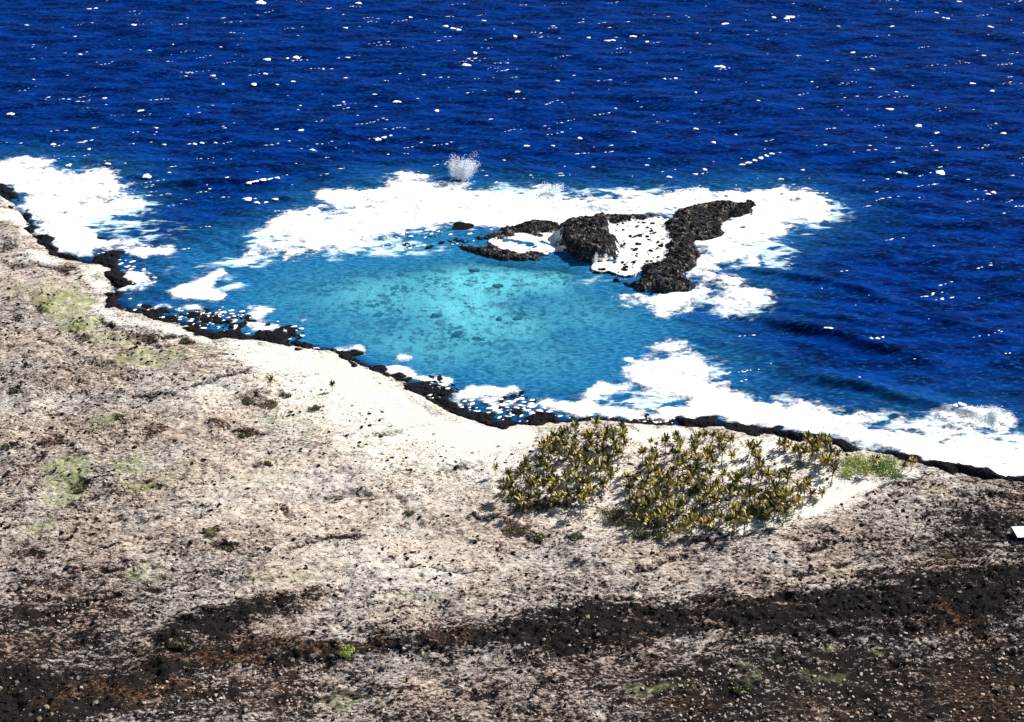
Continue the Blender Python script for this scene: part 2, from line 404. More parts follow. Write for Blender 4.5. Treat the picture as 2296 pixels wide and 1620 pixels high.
# ---- foam
foam_sets = []   # (name, label, [polys], warp, soft)
west = C1([(-260, 150), (0, 222), (60, 188), (340, 182), (350, 212), (200, 238), (400, 252), (480, 242), (710, 252), (755, 280), (770, 330), (940, 345), (830, 430), (770, 462), (920, 425),
           (990, 437), (900, 490), (860, 530), (700, 555), (600, 620), (640, 690), (800, 700), (1080, 742), (1200, 790), (1130, 822), (830, 790), (660, 800), (560, 850), (480, 815), (400, 770), (290, 690), (210, 580), (120, 470), (60, 375), (-60, 335), (-260, 270)])
west2 = C1([(820, 900), (900, 880), (1040, 960), (1000, 1000), (900, 1010), (850, 1000)])
westpond = C1([(860, 1050), (920, 1010), (940, 1040), (880, 1070)])
reef = [(705, 442), (760, 421), (830, 421), (880, 402), (930, 396), (960, 410), (1000, 415), (1080, 421), (1180, 436), (1240, 422), (1280, 442), (1350, 450), (1420, 431), (1500, 426), (1580, 431),
        (1650, 436), (1700, 430), (1810, 430), (1832, 462), (1885, 496), (1780, 506), (1745, 540), (1690, 552), (1690, 578), (1625, 588), (1642, 640), (1600, 655), (1560, 655), (1530, 610), (1575, 560), (1620, 500),
        (1660, 470), (1600, 462), (1500, 478), (1450, 500), (1370, 488), (1330, 505), (1280, 525), (1260, 508), (1150, 512), (1060, 502), (1000, 505), (900, 530), (800, 570), (700, 580), (650, 581),
        (520, 590), (500, 606), (560, 555), (590, 512), (620, 492), (700, 480), (790, 468), (715, 452)]
islet_s = [(1365, 662), (1400, 660), (1425, 672), (1520, 660), (1560, 652), (1600, 655), (1570, 672), (1520, 694), (1480, 706), (1425, 688), (1375, 670)]
islet_s2 = [(1578, 682), (1615, 662), (1660, 656), (1715, 660), (1700, 690), (1650, 706), (1600, 696)]
inlet = [(1190, 905), (1215, 888), (1245, 900), (1295, 905), (1330, 872), (1360, 862), (1425, 866), (1420, 874), (1365, 888), (1340, 905), (1375, 928), (1450, 932), (1540, 930), (1560, 940), (1420, 944), (1300, 936), (1240, 922)]
right = [(1418, 832), (1430, 818), (1490, 812), (1560, 828), (1600, 868), (1635, 890), (1700, 896), (1790, 901), (1870, 926), (1960, 938), (2020, 940), (2090, 945), (2120, 925), (2180, 937),
         (2222, 906), (2256, 914), (2238, 960), (2215, 985), (2250, 1010), (2296, 1025), (2700, 1080), (2900, 1215), (2400, 1100), (2296, 1080), (2150, 1048), (2000, 1022), (1910, 1003), (1880, 982), (1860, 968), (1780, 968), (1690, 952), (1610, 934), (1520, 906), (1450, 872)]
channel = [(1455, 768), (1490, 764), (1500, 776), (1555, 772), (1540, 786), (1555, 802), (1575, 830), (1500, 832), (1495, 800), (1462, 778)]
small_polys = [[(360, 663), (405, 648), (450, 622), (498, 604), (512, 614), (470, 642), (503, 656), (500, 680), (430, 676)],
               [(1018, 886), (1060, 876), (1175, 869), (1178, 884), (1100, 894), (1030, 893)],
               [(548, 712), (568, 690), (602, 684), (604, 700), (582, 716)], [(590, 738), (640, 742), (650, 756), (700, 776), (640, 752)], [(663, 712), (690, 716), (680, 726)],
               [(540, 730), (590, 722), (640, 735), (600, 742)], [(740, 785), (800, 778), (830, 784), (790, 794)], [(890, 800), (920, 795), (915, 812), (895, 810)],
               [(860, 828), (900, 825), (935, 840), (985, 850), (1015, 870), (990, 878), (950, 858), (880, 842)], [(960, 832), (1000, 845), (1015, 860), (980, 850)],
               [(1395, 806), (1418, 808), (1410, 820)], [(1085, 900), (1165, 912), (1160, 920), (1100, 912)], [(980, 905), (1020, 895), (1040, 912), (1000, 918)],
               [(1590, 860), (1615, 868), (1600, 875)], [(1480, 920), (1600, 915), (1640, 935), (1560, 948), (1490, 942)],
               [(330, 690), (380, 685), (376, 692), (330, 698)], [(400, 692), (430, 690), (470, 700), (465, 712), (440, 700)], [(270, 640), (300, 628), (310, 640), (280, 655)], [(285, 560), (400, 555), (395, 572), (300, 575)],
               [(1690, 598), (1700, 585), (1690, 572), (1675, 588), (1680, 604)]]
foam_defs = [('surf_foam', 'wide sheet of white surf against the black rocks of the far left shore', [west, west2, westpond], 4.0),
             ('surf_foam', 'long band of white surf breaking over the reef and round the rock islet', [reef], 5.0),
             ('surf_foam', 'white foam washing off the near point of the rock islet', [islet_s, islet_s2], 2.5),
             ('surf_foam', 'white surf running in to the black ledge right of the palm grove', [right, channel], 4.0),
             ('surf_foam', 'thin curved wash of foam in the shallow inlet behind the palm grove', [inlet], 2.0),
             ('surf_foam', 'small scattered foam patches among the black rocks along the lagoon shore', small_polys, 1.5)]
FN = 0.65 * zfbm(XX + 0.5 * YY, (YY - 0.25 * XX) * 1.9, 17.0, 5, 71, 0.65) + 0.55 * zfbm(XX, YY, 4.5, 4, 73, 0.65)
THIN = blur(spots([(600, 560, 70, 26, 0.42), (670, 535, 70, 26, 0.36), (740, 500, 80, 16, 0.3), (820, 550, 90, 20, 0.42), (560, 590, 60, 12, 0.4), (250, 520, 70, 24, 0.35), (300, 545, 60, 14, 0.4), (1450, 485, 60, 12, 0.15), (960, 500, 80, 14, 0.2), (2000, 965, 130, 22, 0.42), (2130, 975, 90, 26, 0.35),
                   (1720, 560, 50, 16, 0.3), (1380, 900, 40, 14, 0.3), (1900, 945, 60, 14, 0.25), (1690, 520, 40, 14, 0.15), (1090, 425, 60, 8, 0.25), (1330, 450, 50, 8, 0.25)], 6.0), 3.0)
foams = []
FOAM = np.zeros(XX.shape, np.float32)
for nm, lab, polys, wp in foam_defs:
    f = np.zeros(XX.shape, np.float32)
    for p in polys: f = np.maximum(f, fill(ground(p), wp * 1.4, 2.4))
    small_ = wp < 2.2
    f = 0.55 * blur(f, 0.8) + 0.55 * blur(f, 2.0) if small_ else 0.22 * blur(f, 0.8) + 0.93 * blur(f, 4.5)
    f = f - THIN * (0.4 if small_ else 1.0)
    f = np.clip(f + (0.18 if small_ else 0.33) * FN * sstep(0.02, 0.25, f), 0, 1.3)
    foams.append((nm, lab, f)); FOAM = np.maximum(FOAM, f)
MILK = np.clip(blur(FOAM, 1.5) * 0.35 + blur(FOAM, 9.0) * 0.38, 0, 1)
MILK = np.maximum(MILK, blur(spots([(620, 545, 80, 34, 0.95), (560, 585, 80, 18, 0.95), (760, 545, 150, 40, 0.95), (880, 560, 120, 22, 0.6), (240, 480, 120, 50, 0.9), (1150, 440, 200, 30, 0.6), (1450, 440, 200, 24, 0.7), (1800, 470, 110, 40, 0.8), (1700, 570, 90, 40, 0.8), (1650, 690, 90, 30, 0.7), (480, 640, 70, 26, 0.7), (1540, 830, 90, 40, 0.8), (1700, 915, 140, 30, 0.9), (1900, 945, 160, 34, 0.9), (950, 520, 90, 20, 0.5), (2050, 965, 220, 34, 0.95), (1450, 905, 160, 28, 0.8), (2270, 1010, 80, 30, 0.95),
                                    (330, 530, 90, 40, 0.5), (440, 600, 90, 30, 0.3), (1340, 625, 50, 22, 0.6), (1760, 515, 90, 18, 0.5), (1600, 705, 70, 18, 0.4), (480, 630, 70, 22, 0.35)], 5.0), 2.5))
MILK = np.clip(MILK * (0.80 + 0.55 * zfbm(XX + 0.4 * YY, (YY - 0.2 * XX) * 2.4, 11.0, 5, 4, 0.68)), 0, 1)
SHAL = np.clip(LAGS * (0.35 + 0.6 * bright) + blur(fill(ground([(300, 560), (560, 500), (900, 480), (1300, 500), (1500, 600), (1560, 740), (1700, 800), (1750, 900), (1500, 940), (900, 870), (400, 720)]), 6), 14.0) * 0.55 + blur(LAND, 12.0) * 0.8, 0, 1)
SHAL = np.maximum(SHAL, np.clip(blur(FOAM, 22.0) * 0.8, 0, 0.75))
SHAL = SHAL * (1 - 0.75 * sstep(0.10, 0.40, LB) * (YY < 760))
CLEAR = np.clip(LAGS * (0.10 + 0.80 * bright) + sstep(0.30, 0.5, LB2) * 0.5, 0, 0.88) * (1 - np.clip(MILK, 0, 1) * 0.9)

# ---- land masks
band = [(-200, 1490), (0, 1497), (150, 1503), (350, 1500), (420, 1480), (560, 1455), (740, 1448), (830, 1438), (900, 1428), (1000, 1405), (1150, 1385), (1300, 1378), (1400, 1363), (1550, 1348), (1700, 1343), (1850, 1310),
        (2000, 1290), (2150, 1265), (2296, 1248), (2600, 1200), (2600, 1370), (2296, 1400), (2200, 1415), (2050, 1440), (1950, 1432), (1800, 1445), (1600, 1452), (1450, 1456), (1300, 1475), (1150, 1482), (950, 1480), (830, 1478), (760, 1492), (600, 1498),
        (450, 1512), (400, 1532), (320, 1562), (200, 1640), (100, 1760), (-200, 1760)]
band_core = [(900, 1440), (1040, 1418), (1180, 1395), (1300, 1392), (1420, 1375), (1560, 1362), (1720, 1362), (1860, 1335), (2000, 1318), (2150, 1290), (2400, 1258), (2400, 1340), (2200, 1372), (2050, 1400), (1900, 1405), (1750, 1420), (1600, 1432), (1430, 1436), (1280, 1462), (1150, 1470), (1040, 1462)]
corner = [(-300, 1500), (0, 1500), (120, 1512), (150, 1550), (110, 1620), (60, 1800), (-300, 1800)]
mound = [(355, 1470), (360, 1435), (385, 1408), (430, 1392), (500, 1372), (560, 1366), (620, 1350), (700, 1328), (735, 1340), (700, 1368), (610, 1400), (520, 1432), (480, 1462), (440, 1440), (400, 1470)]
BAND = blur(fill(ground(band), 5.0, 2.0), 2.2); CORE = blur(fill(ground(band_core), 4.0, 1.5), 2.0)
MOUND = blur(fill(ground(mound), 5.0, 2.0), 2.2); CORNER = blur(fill(ground(corner), 4.0, 1.5), 3.0)  # corner holds dark lava plus painted vignette darkening
rightdark = blur(fill(ground([(2080, 1085), (2300, 1075), (2700, 1160), (2700, 1300), (2296, 1270), (2060, 1285), (1880, 1300), (1960, 1240), (2080, 1210), (2120, 1150)]), 6.0, 2.0), 6.0)
botright = blur(fill(ground([(1300, 1490), (1700, 1470), (2000, 1450), (2300, 1410), (2700, 1380), (2700, 1800), (1500, 1800)]), 8.0, 2.0), 10.0)  # lower corners paint vignette falloff as darker ground
botleft = blur(fill(ground([(-300, 1300), (200, 1330), (420, 1400), (380, 1500), (-300, 1500)]), 8.0, 2.0), 12.0)
midgrey = blur(fill(ground([(1100, 1240), (1600, 1200), (2050, 1130), (2300, 1090), (2300, 1250), (1700, 1340), (1250, 1370), (900, 1400)]), 8.0, 2.0), 12.0)
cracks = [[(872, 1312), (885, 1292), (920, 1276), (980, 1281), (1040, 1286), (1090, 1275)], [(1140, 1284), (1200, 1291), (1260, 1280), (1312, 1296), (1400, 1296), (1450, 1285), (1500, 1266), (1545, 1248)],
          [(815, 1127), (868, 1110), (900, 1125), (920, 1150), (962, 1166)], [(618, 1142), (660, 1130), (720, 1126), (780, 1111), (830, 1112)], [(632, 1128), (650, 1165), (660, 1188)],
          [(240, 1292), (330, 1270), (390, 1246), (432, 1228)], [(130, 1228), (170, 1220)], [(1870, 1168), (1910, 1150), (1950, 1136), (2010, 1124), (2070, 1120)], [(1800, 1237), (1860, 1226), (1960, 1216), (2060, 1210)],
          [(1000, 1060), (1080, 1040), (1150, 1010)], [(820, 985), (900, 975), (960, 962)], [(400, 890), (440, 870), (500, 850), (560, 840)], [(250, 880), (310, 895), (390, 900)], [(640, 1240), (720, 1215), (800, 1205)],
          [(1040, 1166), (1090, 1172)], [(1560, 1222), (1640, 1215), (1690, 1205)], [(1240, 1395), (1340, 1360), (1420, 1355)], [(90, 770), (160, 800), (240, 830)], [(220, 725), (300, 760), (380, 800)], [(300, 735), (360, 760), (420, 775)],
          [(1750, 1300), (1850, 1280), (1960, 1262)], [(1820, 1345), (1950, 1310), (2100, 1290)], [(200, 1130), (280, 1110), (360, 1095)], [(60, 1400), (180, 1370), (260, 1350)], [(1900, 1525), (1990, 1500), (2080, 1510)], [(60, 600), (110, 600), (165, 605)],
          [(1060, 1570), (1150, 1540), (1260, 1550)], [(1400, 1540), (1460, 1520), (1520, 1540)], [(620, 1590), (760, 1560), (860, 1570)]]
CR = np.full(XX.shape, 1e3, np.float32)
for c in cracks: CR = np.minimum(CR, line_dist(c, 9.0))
blots = [(562, 900, 34, 16, 0.8), (605, 912, 26, 10, 0.7), (545, 895, 12, 10, 0.8), (600, 890, 14, 8, 0.7), (640, 890, 12, 8, 0.6), (478, 1203, 14, 8, 1), (500, 1222, 16, 8, 1), (522, 1228, 14, 6, 1), (418, 765, 14, 7, 0.9), (300, 762, 10, 4, 0.8),
         (70, 830, 12, 6, 0.9), (40, 715, 16, 10, 0.7), (100, 700, 20, 16, 0.8), (170, 745, 22, 10, 0.7), (190, 770, 18, 8, 0.6), (40, 875, 12, 6, 1), (270, 950, 20, 6, 0.8), (350, 970, 26, 12, 0.7), (330, 985, 14, 6, 0.8), (120, 1005, 24, 6, 0.8),
         (490, 965, 34, 8, 0.8), (550, 978, 30, 5, 0.9), (190, 1100, 32, 10, 0.6), (170, 1140, 26, 8, 0.7), (110, 1030, 12, 10, 0.8), (20, 1015, 14, 7, 0.9), (590, 1040, 20, 6, 0.6), (1155, 1180, 26, 10, 0.6), (1205, 1208, 20, 8, 0.9),
         (1295, 1210, 12, 7, 0.9), (1060, 1170, 26, 5, 0.9), (1190, 1150, 60, 8, 0.8), (1300, 1268, 16, 6, 0.9), (1260, 1310, 40, 6, 0.5), (1630, 1210, 40, 8, 0.6), (1710, 1208, 24, 6, 0.7), (1450, 1282, 40, 8, 0.6),
         (1300, 1365, 34, 8, 0.5), (1780, 1150, 20, 6, 0.6), (1840, 1195, 40, 8, 0.5), (1950, 1180, 60, 8, 0.5), (2010, 1100, 60, 6, 0.6), (2150, 1110, 60, 10, 0.6), (1660, 1550, 40, 24, 0.9), (1530, 1540, 50, 22, 0.7), (1430, 1555, 24, 10, 0.6), (1200, 1500, 26, 8, 0.5),
         (1760, 1520, 40, 14, 0.5), (1950, 1570, 50, 14, 0.8), (1880, 1490, 50, 10, 0.6), (2160, 1500, 60, 16, 0.6), (640, 1560, 12, 30, 0.9), (450, 1565, 100, 12, 0.7), (880, 1555, 60, 8, 0.5), (1020, 1545, 40, 8, 0.5), (60, 1260, 50, 12, 0.5), (60, 1390, 60, 20, 0.6),
         (110, 1320, 60, 10, 0.5), (330, 1330, 50, 10, 0.4), (470, 1290, 30, 8, 0.6), (700, 1345, 30, 16, 0.7), (640, 1380, 40, 10, 0.6), (2230, 1170, 60, 30, 0.7), (2200, 1130, 40, 12, 0.5), (20, 560, 26, 16, 0.5), (50, 600, 50, 8, 0.6), (145, 608, 34, 5, 0.8), (360, 765, 60, 8, 0.75)]
crk = sstep(0.40, 0.60, fbm(XX, YY, 13.0, 3, 51)) ; CRW = np.exp(-(CR / (0.7 + 1.6 * fbm(XX, YY, 7.0, 2, 53))) ** 2) * (0.25 + 0.75 * crk)  # cuts the crack groove and paints its shade into the colour
BLOT = spots(blots, 3.0)
GREEN = spots([(150, 690, 62, 30, 1.0), (110, 660, 50, 20, 0.7), (180, 735, 50, 18, 0.8), (260, 770, 70, 16, 0.5), (330, 810, 90, 20, 0.7), (480, 795, 44, 9, 0.75), (640, 828, 40, 9, 0.5), (720, 860, 36, 10, 0.45), (830, 890, 50, 12, 0.3), (1215, 968, 40, 12, 0.9), (1270, 966, 30, 8, 0.8),
               (160, 1070, 60, 40, 0.8), (140, 1120, 60, 24, 0.7), (300, 1040, 44, 24, 0.6), (320, 1100, 60, 20, 0.6), (230, 960, 50, 14, 0.5), (90, 1200, 40, 14, 0.5), (400, 1060, 50, 20, 0.35), (560, 1080, 90, 30, 0.25), (700, 940, 120, 40, 0.5), (900, 1000, 140, 30, 0.45),
               (930, 1300, 24, 8, 0.5), (980, 1350, 80, 14, 0.3), (1850, 1465, 30, 8, 0.5), (1760, 1490, 30, 8, 0.2), (1680, 1530, 40, 12, 0.2), (1860, 1520, 50, 12, 0.2), (1960, 1470, 30, 8, 0.3), (2100, 1250, 30, 8, 0.2), (1860, 1290, 30, 8, 0.25),
               (2100, 1120, 40, 10, 0.25), (330, 1290, 60, 18, 0.3), (640, 1300, 90, 20, 0.3), (60, 660, 40, 16, 0.5), (1950, 1052, 75, 22, 1.0), (1450, 1560, 60, 18, 0.35), (750, 1575, 60, 20, 0.3)], 4.0)
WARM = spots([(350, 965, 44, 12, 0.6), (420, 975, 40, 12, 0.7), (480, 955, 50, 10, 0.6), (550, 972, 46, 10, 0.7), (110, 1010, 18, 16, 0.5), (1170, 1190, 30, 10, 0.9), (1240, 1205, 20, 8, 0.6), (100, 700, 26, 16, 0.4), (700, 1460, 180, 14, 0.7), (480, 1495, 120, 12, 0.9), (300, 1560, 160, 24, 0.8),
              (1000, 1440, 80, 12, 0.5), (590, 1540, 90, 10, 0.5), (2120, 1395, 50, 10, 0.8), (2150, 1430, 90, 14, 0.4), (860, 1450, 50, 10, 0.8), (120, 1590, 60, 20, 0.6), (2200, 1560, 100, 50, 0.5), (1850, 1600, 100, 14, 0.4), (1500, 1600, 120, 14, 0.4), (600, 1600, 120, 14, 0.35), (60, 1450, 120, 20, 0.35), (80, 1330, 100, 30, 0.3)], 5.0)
sand_polys = [C1([(-80, 490), (0, 515), (60, 520), (150, 545), (190, 600), (265, 690), (170, 695), (80, 640), (30, 600), (-80, 560)]), C1([(160, 830), (200, 800), (320, 820), (450, 885), (540, 895), (730, 915), (700, 985), (745, 1040), (700, 1080), (690, 1160), (740, 1225), (900, 1255), (1010, 1295), (1150, 1310), (1300, 1355), (1440, 1415), (1700, 1415), (1830, 1455),
                                                                          (2040, 1505), (2250, 1500), (2250, 1560), (1700, 1500), (1400, 1465), (1250, 1430), (1130, 1370), (960, 1330), (800, 1290), (640, 1260), (620, 1200), (640, 1080), (580, 1000), (540, 920), (430, 890), (300, 885)]),
              [(560, 790), (640, 782), (745, 796), (790, 830), (850, 860), (930, 905), (1000, 942), (1080, 965), (1200, 968), (1200, 985), (1160, 1010), (1050, 1010), (950, 985), (860, 930), (780, 880), (680, 840), (560, 830), (480, 812)],
              [(1410, 955), (1550, 970), (1560, 985), (1480, 995), (1410, 985)], [(1600, 1060), (1610, 1040), (1650, 1020), (1690, 1010), (1690, 1040), (1640, 1070)], [(1700, 1010), (1740, 1000), (1830, 1010), (1840, 1040), (1760, 1050)],
              [(1280, 1060), (1400, 1060), (1400, 1090), (1300, 1110)], [(1480, 1195), (1600, 1190), (1750, 1160), (1830, 1110), (1900, 1080), (2000, 1085), (1930, 1110), (1880, 1150), (1750, 1185), (1600, 1210)], [(2030, 1055), (2090, 1062), (2190, 1080), (2180, 1088), (2080, 1082), (1960, 1085)],
              [(1190, 1080), (1260, 1060), (1300, 1070), (1240, 1100)]]
SAND = np.zeros(XX.shape, np.float32)
for p in sand_polys: SAND = np.maximum(SAND, fill(ground(p), 3.0, 1.2))
SAND = np.maximum(0.9 * blur(SAND, 1.5), 0.95 * blur(SAND, 6.0))
halo = blur(fill(ground([(560, 830), (700, 810), (900, 920), (1100, 1000), (1250, 1000), (1200, 1060), (1050, 1090), (850, 1030), (700, 960), (600, 890)]), 6, 2), 12.0) * 0.55
halo = np.maximum(halo, blur(fill(ground([(1150, 1000), (1450, 960), (1900, 1000), (2000, 1090), (1700, 1200), (1450, 1210), (1300, 1120)]), 6, 2), 6.0) * 0.30)
SAND = np.clip(SAND * (0.62 + 0.7 * fbm(XX, YY, 14.0, 4, 95)) + halo, 0, 1)
inland = sstep(0.55, 0.9, LB)
patch = fbm(XX, YY, 26.0, 4, 2)
bst = zfbm((XX + 0.25 * YY) * 0.35, YY * 1.6, 6.0, 4, 19, 0.6)
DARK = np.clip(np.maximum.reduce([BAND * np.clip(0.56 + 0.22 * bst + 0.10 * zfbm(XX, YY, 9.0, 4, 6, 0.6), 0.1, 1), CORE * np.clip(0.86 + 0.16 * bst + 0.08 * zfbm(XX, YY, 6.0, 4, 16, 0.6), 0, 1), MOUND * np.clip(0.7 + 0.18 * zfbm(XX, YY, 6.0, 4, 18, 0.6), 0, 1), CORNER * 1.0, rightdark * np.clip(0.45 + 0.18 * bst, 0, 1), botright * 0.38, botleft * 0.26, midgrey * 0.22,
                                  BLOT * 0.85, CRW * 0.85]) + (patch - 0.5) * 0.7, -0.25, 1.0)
DARK = DARK + 0.28 * sstep(465, 395, YY) + 0.10 * sstep(40, 160, XX) * sstep(560, 480, YY)  # lens vignette painted as darker ground at the near edge
CENTRE = blur(fill(ground([(420, 830), (760, 850), (1250, 985), (1330, 1150), (1500, 1220), (1900, 1100), (2060, 1100), (1950, 1200), (1600, 1300), (1100, 1370), (760, 1390), (560, 1300), (420, 1150), (380, 950)]), 8, 2), 14.0)
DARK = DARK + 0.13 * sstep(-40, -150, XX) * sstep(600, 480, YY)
DARK = DARK - 0.24 * CENTRE - 0.05 * sstep(470, 560, YY)
DARK = DARK - 0.35 * np.clip(halo * 2.5, 0, 1)

# ---- heights
ridg = 1 - np.abs(2 * fbm(XX, YY, 5.0, 4, 11, 0.6) - 1)
bumps = fbm(XX, YY, 3.2, 3, 13, 0.65) - 0.5
hum = fbm(XX, YY, 16.0, 3, 17) - 0.5
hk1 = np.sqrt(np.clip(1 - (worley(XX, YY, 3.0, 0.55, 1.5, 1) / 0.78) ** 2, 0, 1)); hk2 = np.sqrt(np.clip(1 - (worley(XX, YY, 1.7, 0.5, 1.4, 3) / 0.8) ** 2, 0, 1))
hk_amt = (1 - 0.5 * CENTRE) * (0.25 + 0.75) * sstep(0.38, 0.62, fbm(XX, YY, 20.0, 3, 61))
tq = fbm(XX, YY * 1.3, 34.0, 4, 65, 0.55) * 15; tf = tq - np.floor(tq); TERR = np.floor(tq) + sstep(0.70, 1.0, tf) - 7
smoothland = 1 - np.clip(SAND * 1.3, 0, 0.9)
Z_up = 1.1 * sstep(0.5, 0.95, LB) + 0.35
rough_amt = 0.75 + 1.1 * np.clip(np.maximum.reduce([BAND, MOUND, CORNER, BLOT]), 0, 1)
Z_land = Z_up + inland * smoothland * (1.2 * bumps * rough_amt + 0.5 * (ridg - 0.6) * rough_amt + 0.38 * TERR + hk_amt * (0.75 * hk1 + 0.45 * hk2) + 1.0 * hum) \
    + 1.3 * blur(BAND, 2.5) + 1.8 * blur(MOUND, 2.0) + 0.9 * BLOT * (0.4 + bumps) - 1.5 * CRW
bed = -1.7 - 0.5 * (1 - bright) + 0.9 * (fbm(XX, YY, 7.0, 4, 21) - 0.5)
Z_sea = np.where(LAGS > 0.02, bed * LAGS - 6.0 * (1 - LAGS), -6.0)
shal_t = sstep(0.12, 0.5, LB)
Z = np.where(LB2 > 0.5, np.maximum(Z_land, 0.12) * sstep(0.5, 0.75, LB2) + 0.1, Z_sea * (1 - shal_t) - 0.35 * shal_t)
SUB = 1 - sstep(0.40, 0.52, LB2)
reefdark = np.clip(sstep(0.55, 0.68, fbm(XX, YY, 3.6, 4, 31, 0.7) + 0.10 * (1 - bright)) * 0.85, 0, 1) * (1 - 0.45 * bright)
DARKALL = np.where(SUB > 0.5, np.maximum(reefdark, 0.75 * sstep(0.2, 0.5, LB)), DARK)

# ================================================================== GROUND SHEET
def grow(start, step, ratio, stop):
    out = []; v = start
    while abs(v) < stop: step *= ratio; v += step; out.append(v)
    return out
def axis(a, segs, far):
    xs = [a]
    for end, st in segs:
        n = max(1, int(round((end - xs[-1]) / st))); s0 = xs[-1]
        xs += [s0 + (end - s0) * (k + 1) / n for k in range(n)]
    lo = grow(xs[0], -3.0, 1.5, far)[::-1]; hi = grow(xs[-1], 3.0, 1.5, far)
    return np.array(lo + xs + hi)
ax = axis(-330, [(-205, 1.0), (205, 0.5), (330, 1.0)], 30000.0)
ay = axis(356, [(620, 0.5), (905, 0.75)], 30000.0)
GX, GY = np.meshgrid(ax, ay)
S = lambda a: sample(a, GX, GY)
GZ = S(Z)
ins_l = (GX > RX0) & (GX < RX1) & (GY > RY0) & (GY < RY1)
far_land = (GY < 520)
GZ = np.where(ins_l, GZ, np.where(GY < RY0, S(Z), np.where(GX > RX1, np.where(GY < 500, 0.8, -6.0), np.where(GX < RX0, np.where(GY < 800, 0.8, -6.0), -6.0))))
tri_deep = (GZ < -5.2)
keep = ~(tri_deep[:-1, :-1] & tri_deep[1:, :-1] & tri_deep[:-1, 1:] & tri_deep[1:, 1:] & (ins_l[:-1, :-1] & ins_l[1:, 1:]))
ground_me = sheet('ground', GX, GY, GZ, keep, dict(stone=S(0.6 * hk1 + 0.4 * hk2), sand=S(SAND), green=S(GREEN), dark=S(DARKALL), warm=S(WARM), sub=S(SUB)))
obj('ground', ground_me, M_GROUND, kind='structure')
def zat(x, y): return at_raster(Z, x, y)

# ================================================================== SEA
sx = axis(-400, [(-300, 1.6), (230, 0.95), (330, 1.2), (400, 1.8)], 30000.0)
sy = axis(495, [(900, 0.85), (1260, 1.6)], 30000.0)
sy = sy[sy > 470]
SX, SY = np.meshgrid(sx, sy); SXf = SX.astype(np.float32); SYf = SY.astype(np.float32)
T = lambda a: np.where((SX > RX0) & (SX < RX1) & (SY < RY1), sample(a, SX, SY), sample(a, SX, SY) * np.exp(-np.maximum(np.maximum(SX - RX1, RX0 - SX), np.maximum(SY - RY1, 0)) / 25.0))
calm = 1 - 0.85 * T(LAGS) - 0.55 * np.clip(T(blur(LAND, 14.0)) * 2, 0, 1)
calm = np.clip(calm, 0.08, 1)
SZ = np.zeros(SX.shape, np.float32)
wdir = math.radians(-118)                     # waves run towards the shore and a little to the left
for k in range(30):
    L = 4.5 * (1.16 ** k) * rng.uniform(0.9, 1.1)
    if L > 90: break
    th = wdir + rng.normal(0, 0.30)
    ph = rng.uniform(0, 6.28) + 1.8 * fbm(SXf, SYf, L * 2.3, 1, k)
    amp = 0.0105 * L ** 0.80
    w = np.sin((SX * math.cos(th) + SY * math.sin(th)) * 2 * math.pi / L + ph)
    SZ += amp * (w + 0.25 * w * w) * np.where(L > 25, 1, 1.0)
SZ *= calm
SZ += calm * 0.55 * (fbm(SX * 0.9 + SY * 0.35, SY * 1.5 - SX * 0.5, 6.5, 3, 3, 0.6) - 0.5)
def swell(pts, h, wfront, wback):
    """a steep shoreward-facing wave along a crest line"""
    g = ground(pts); best = np.full(SX.shape, 1e3); side = np.zeros(SX.shape); tt = np.zeros(SX.shape)
    n = len(g) - 1
    x = SX + 5 * (fbm(SX, SY, 18.0, 2, 7) - 0.5); y = SY + 5 * (fbm(SX, SY, 18.0, 2, 9) - 0.5)
    for k in range(n):
        a, b = g[k], g[k + 1]; ab = b - a; L2 = ab @ ab
        t = np.clip(((x - a[0]) * ab[0] + (y - a[1]) * ab[1]) / L2, 0, 1)
        dx = x - a[0] - t * ab[0]; dy = y - a[1] - t * ab[1]; d = np.hypot(dx, dy)
        m = d < best; best = np.where(m, d, best); side = np.where(m, dy, side); tt = np.where(m, (k + t) / n, tt)
    prof = np.where(side < 0, np.exp(-(best / wfront) ** 2), np.exp(-(best / wback) ** 2))
    return h * prof * np.sin(np.clip(tt, 0.02, 0.98) * math.pi) ** 0.5
for pts, h in [([(1690, 606), (1760, 622), (1830, 634), (1900, 648), (1990, 668)], 3.0), ([(1690, 684), (1790, 704), (1880, 722), (1990, 745)], 2.4), ([(1690, 716), (1800, 742), (1900, 764), (1990, 786), (2110, 815)], 3.6),
               ([(1800, 848), (1900, 872), (2000, 896), (2130, 925), (2260, 950)], 3.4), ([(1650, 770), (1760, 800), (1850, 822)], 1.0), ([(280, 430), (360, 418), (470, 412), (560, 410), (650, 412)], 3.2), ([(520, 462), (620, 446), (720, 452)], 2.0),
               ([(420, 352), (560, 344), (760, 350), (900, 356)], 1.2), ([(2050, 700), (2180, 740), (2296, 770)], 2.0), ([(250, 392), (330, 400), (400, 398)], 1.6)]:
    SZ += swell(pts, h, 3.2, 8.0)
SLB = T(LB2)
onland = sample(LAND, SX, SY)
inland_far = sample(LB, SX, SY) > 0.93
out_r = (SX > RX1) & (SY < 470) | (SX < RX0) & (SY < 800)
SZ = SZ * (1 - sstep(0.3, 0.6, SLB)) + 0.02
kd = ~(inland_far[:-1, :-1] & inland_far[1:, 1:]) & ~(out_r[:-1, :-1])
sea_me = sheet('sea', SX, SY, SZ, kd, dict(shallow=T(SHAL), milky=np.clip(T(MILK), 0, 1), clear=T(CLEAR)))
obj('sea', sea_me, M_SEA, kind='structure')
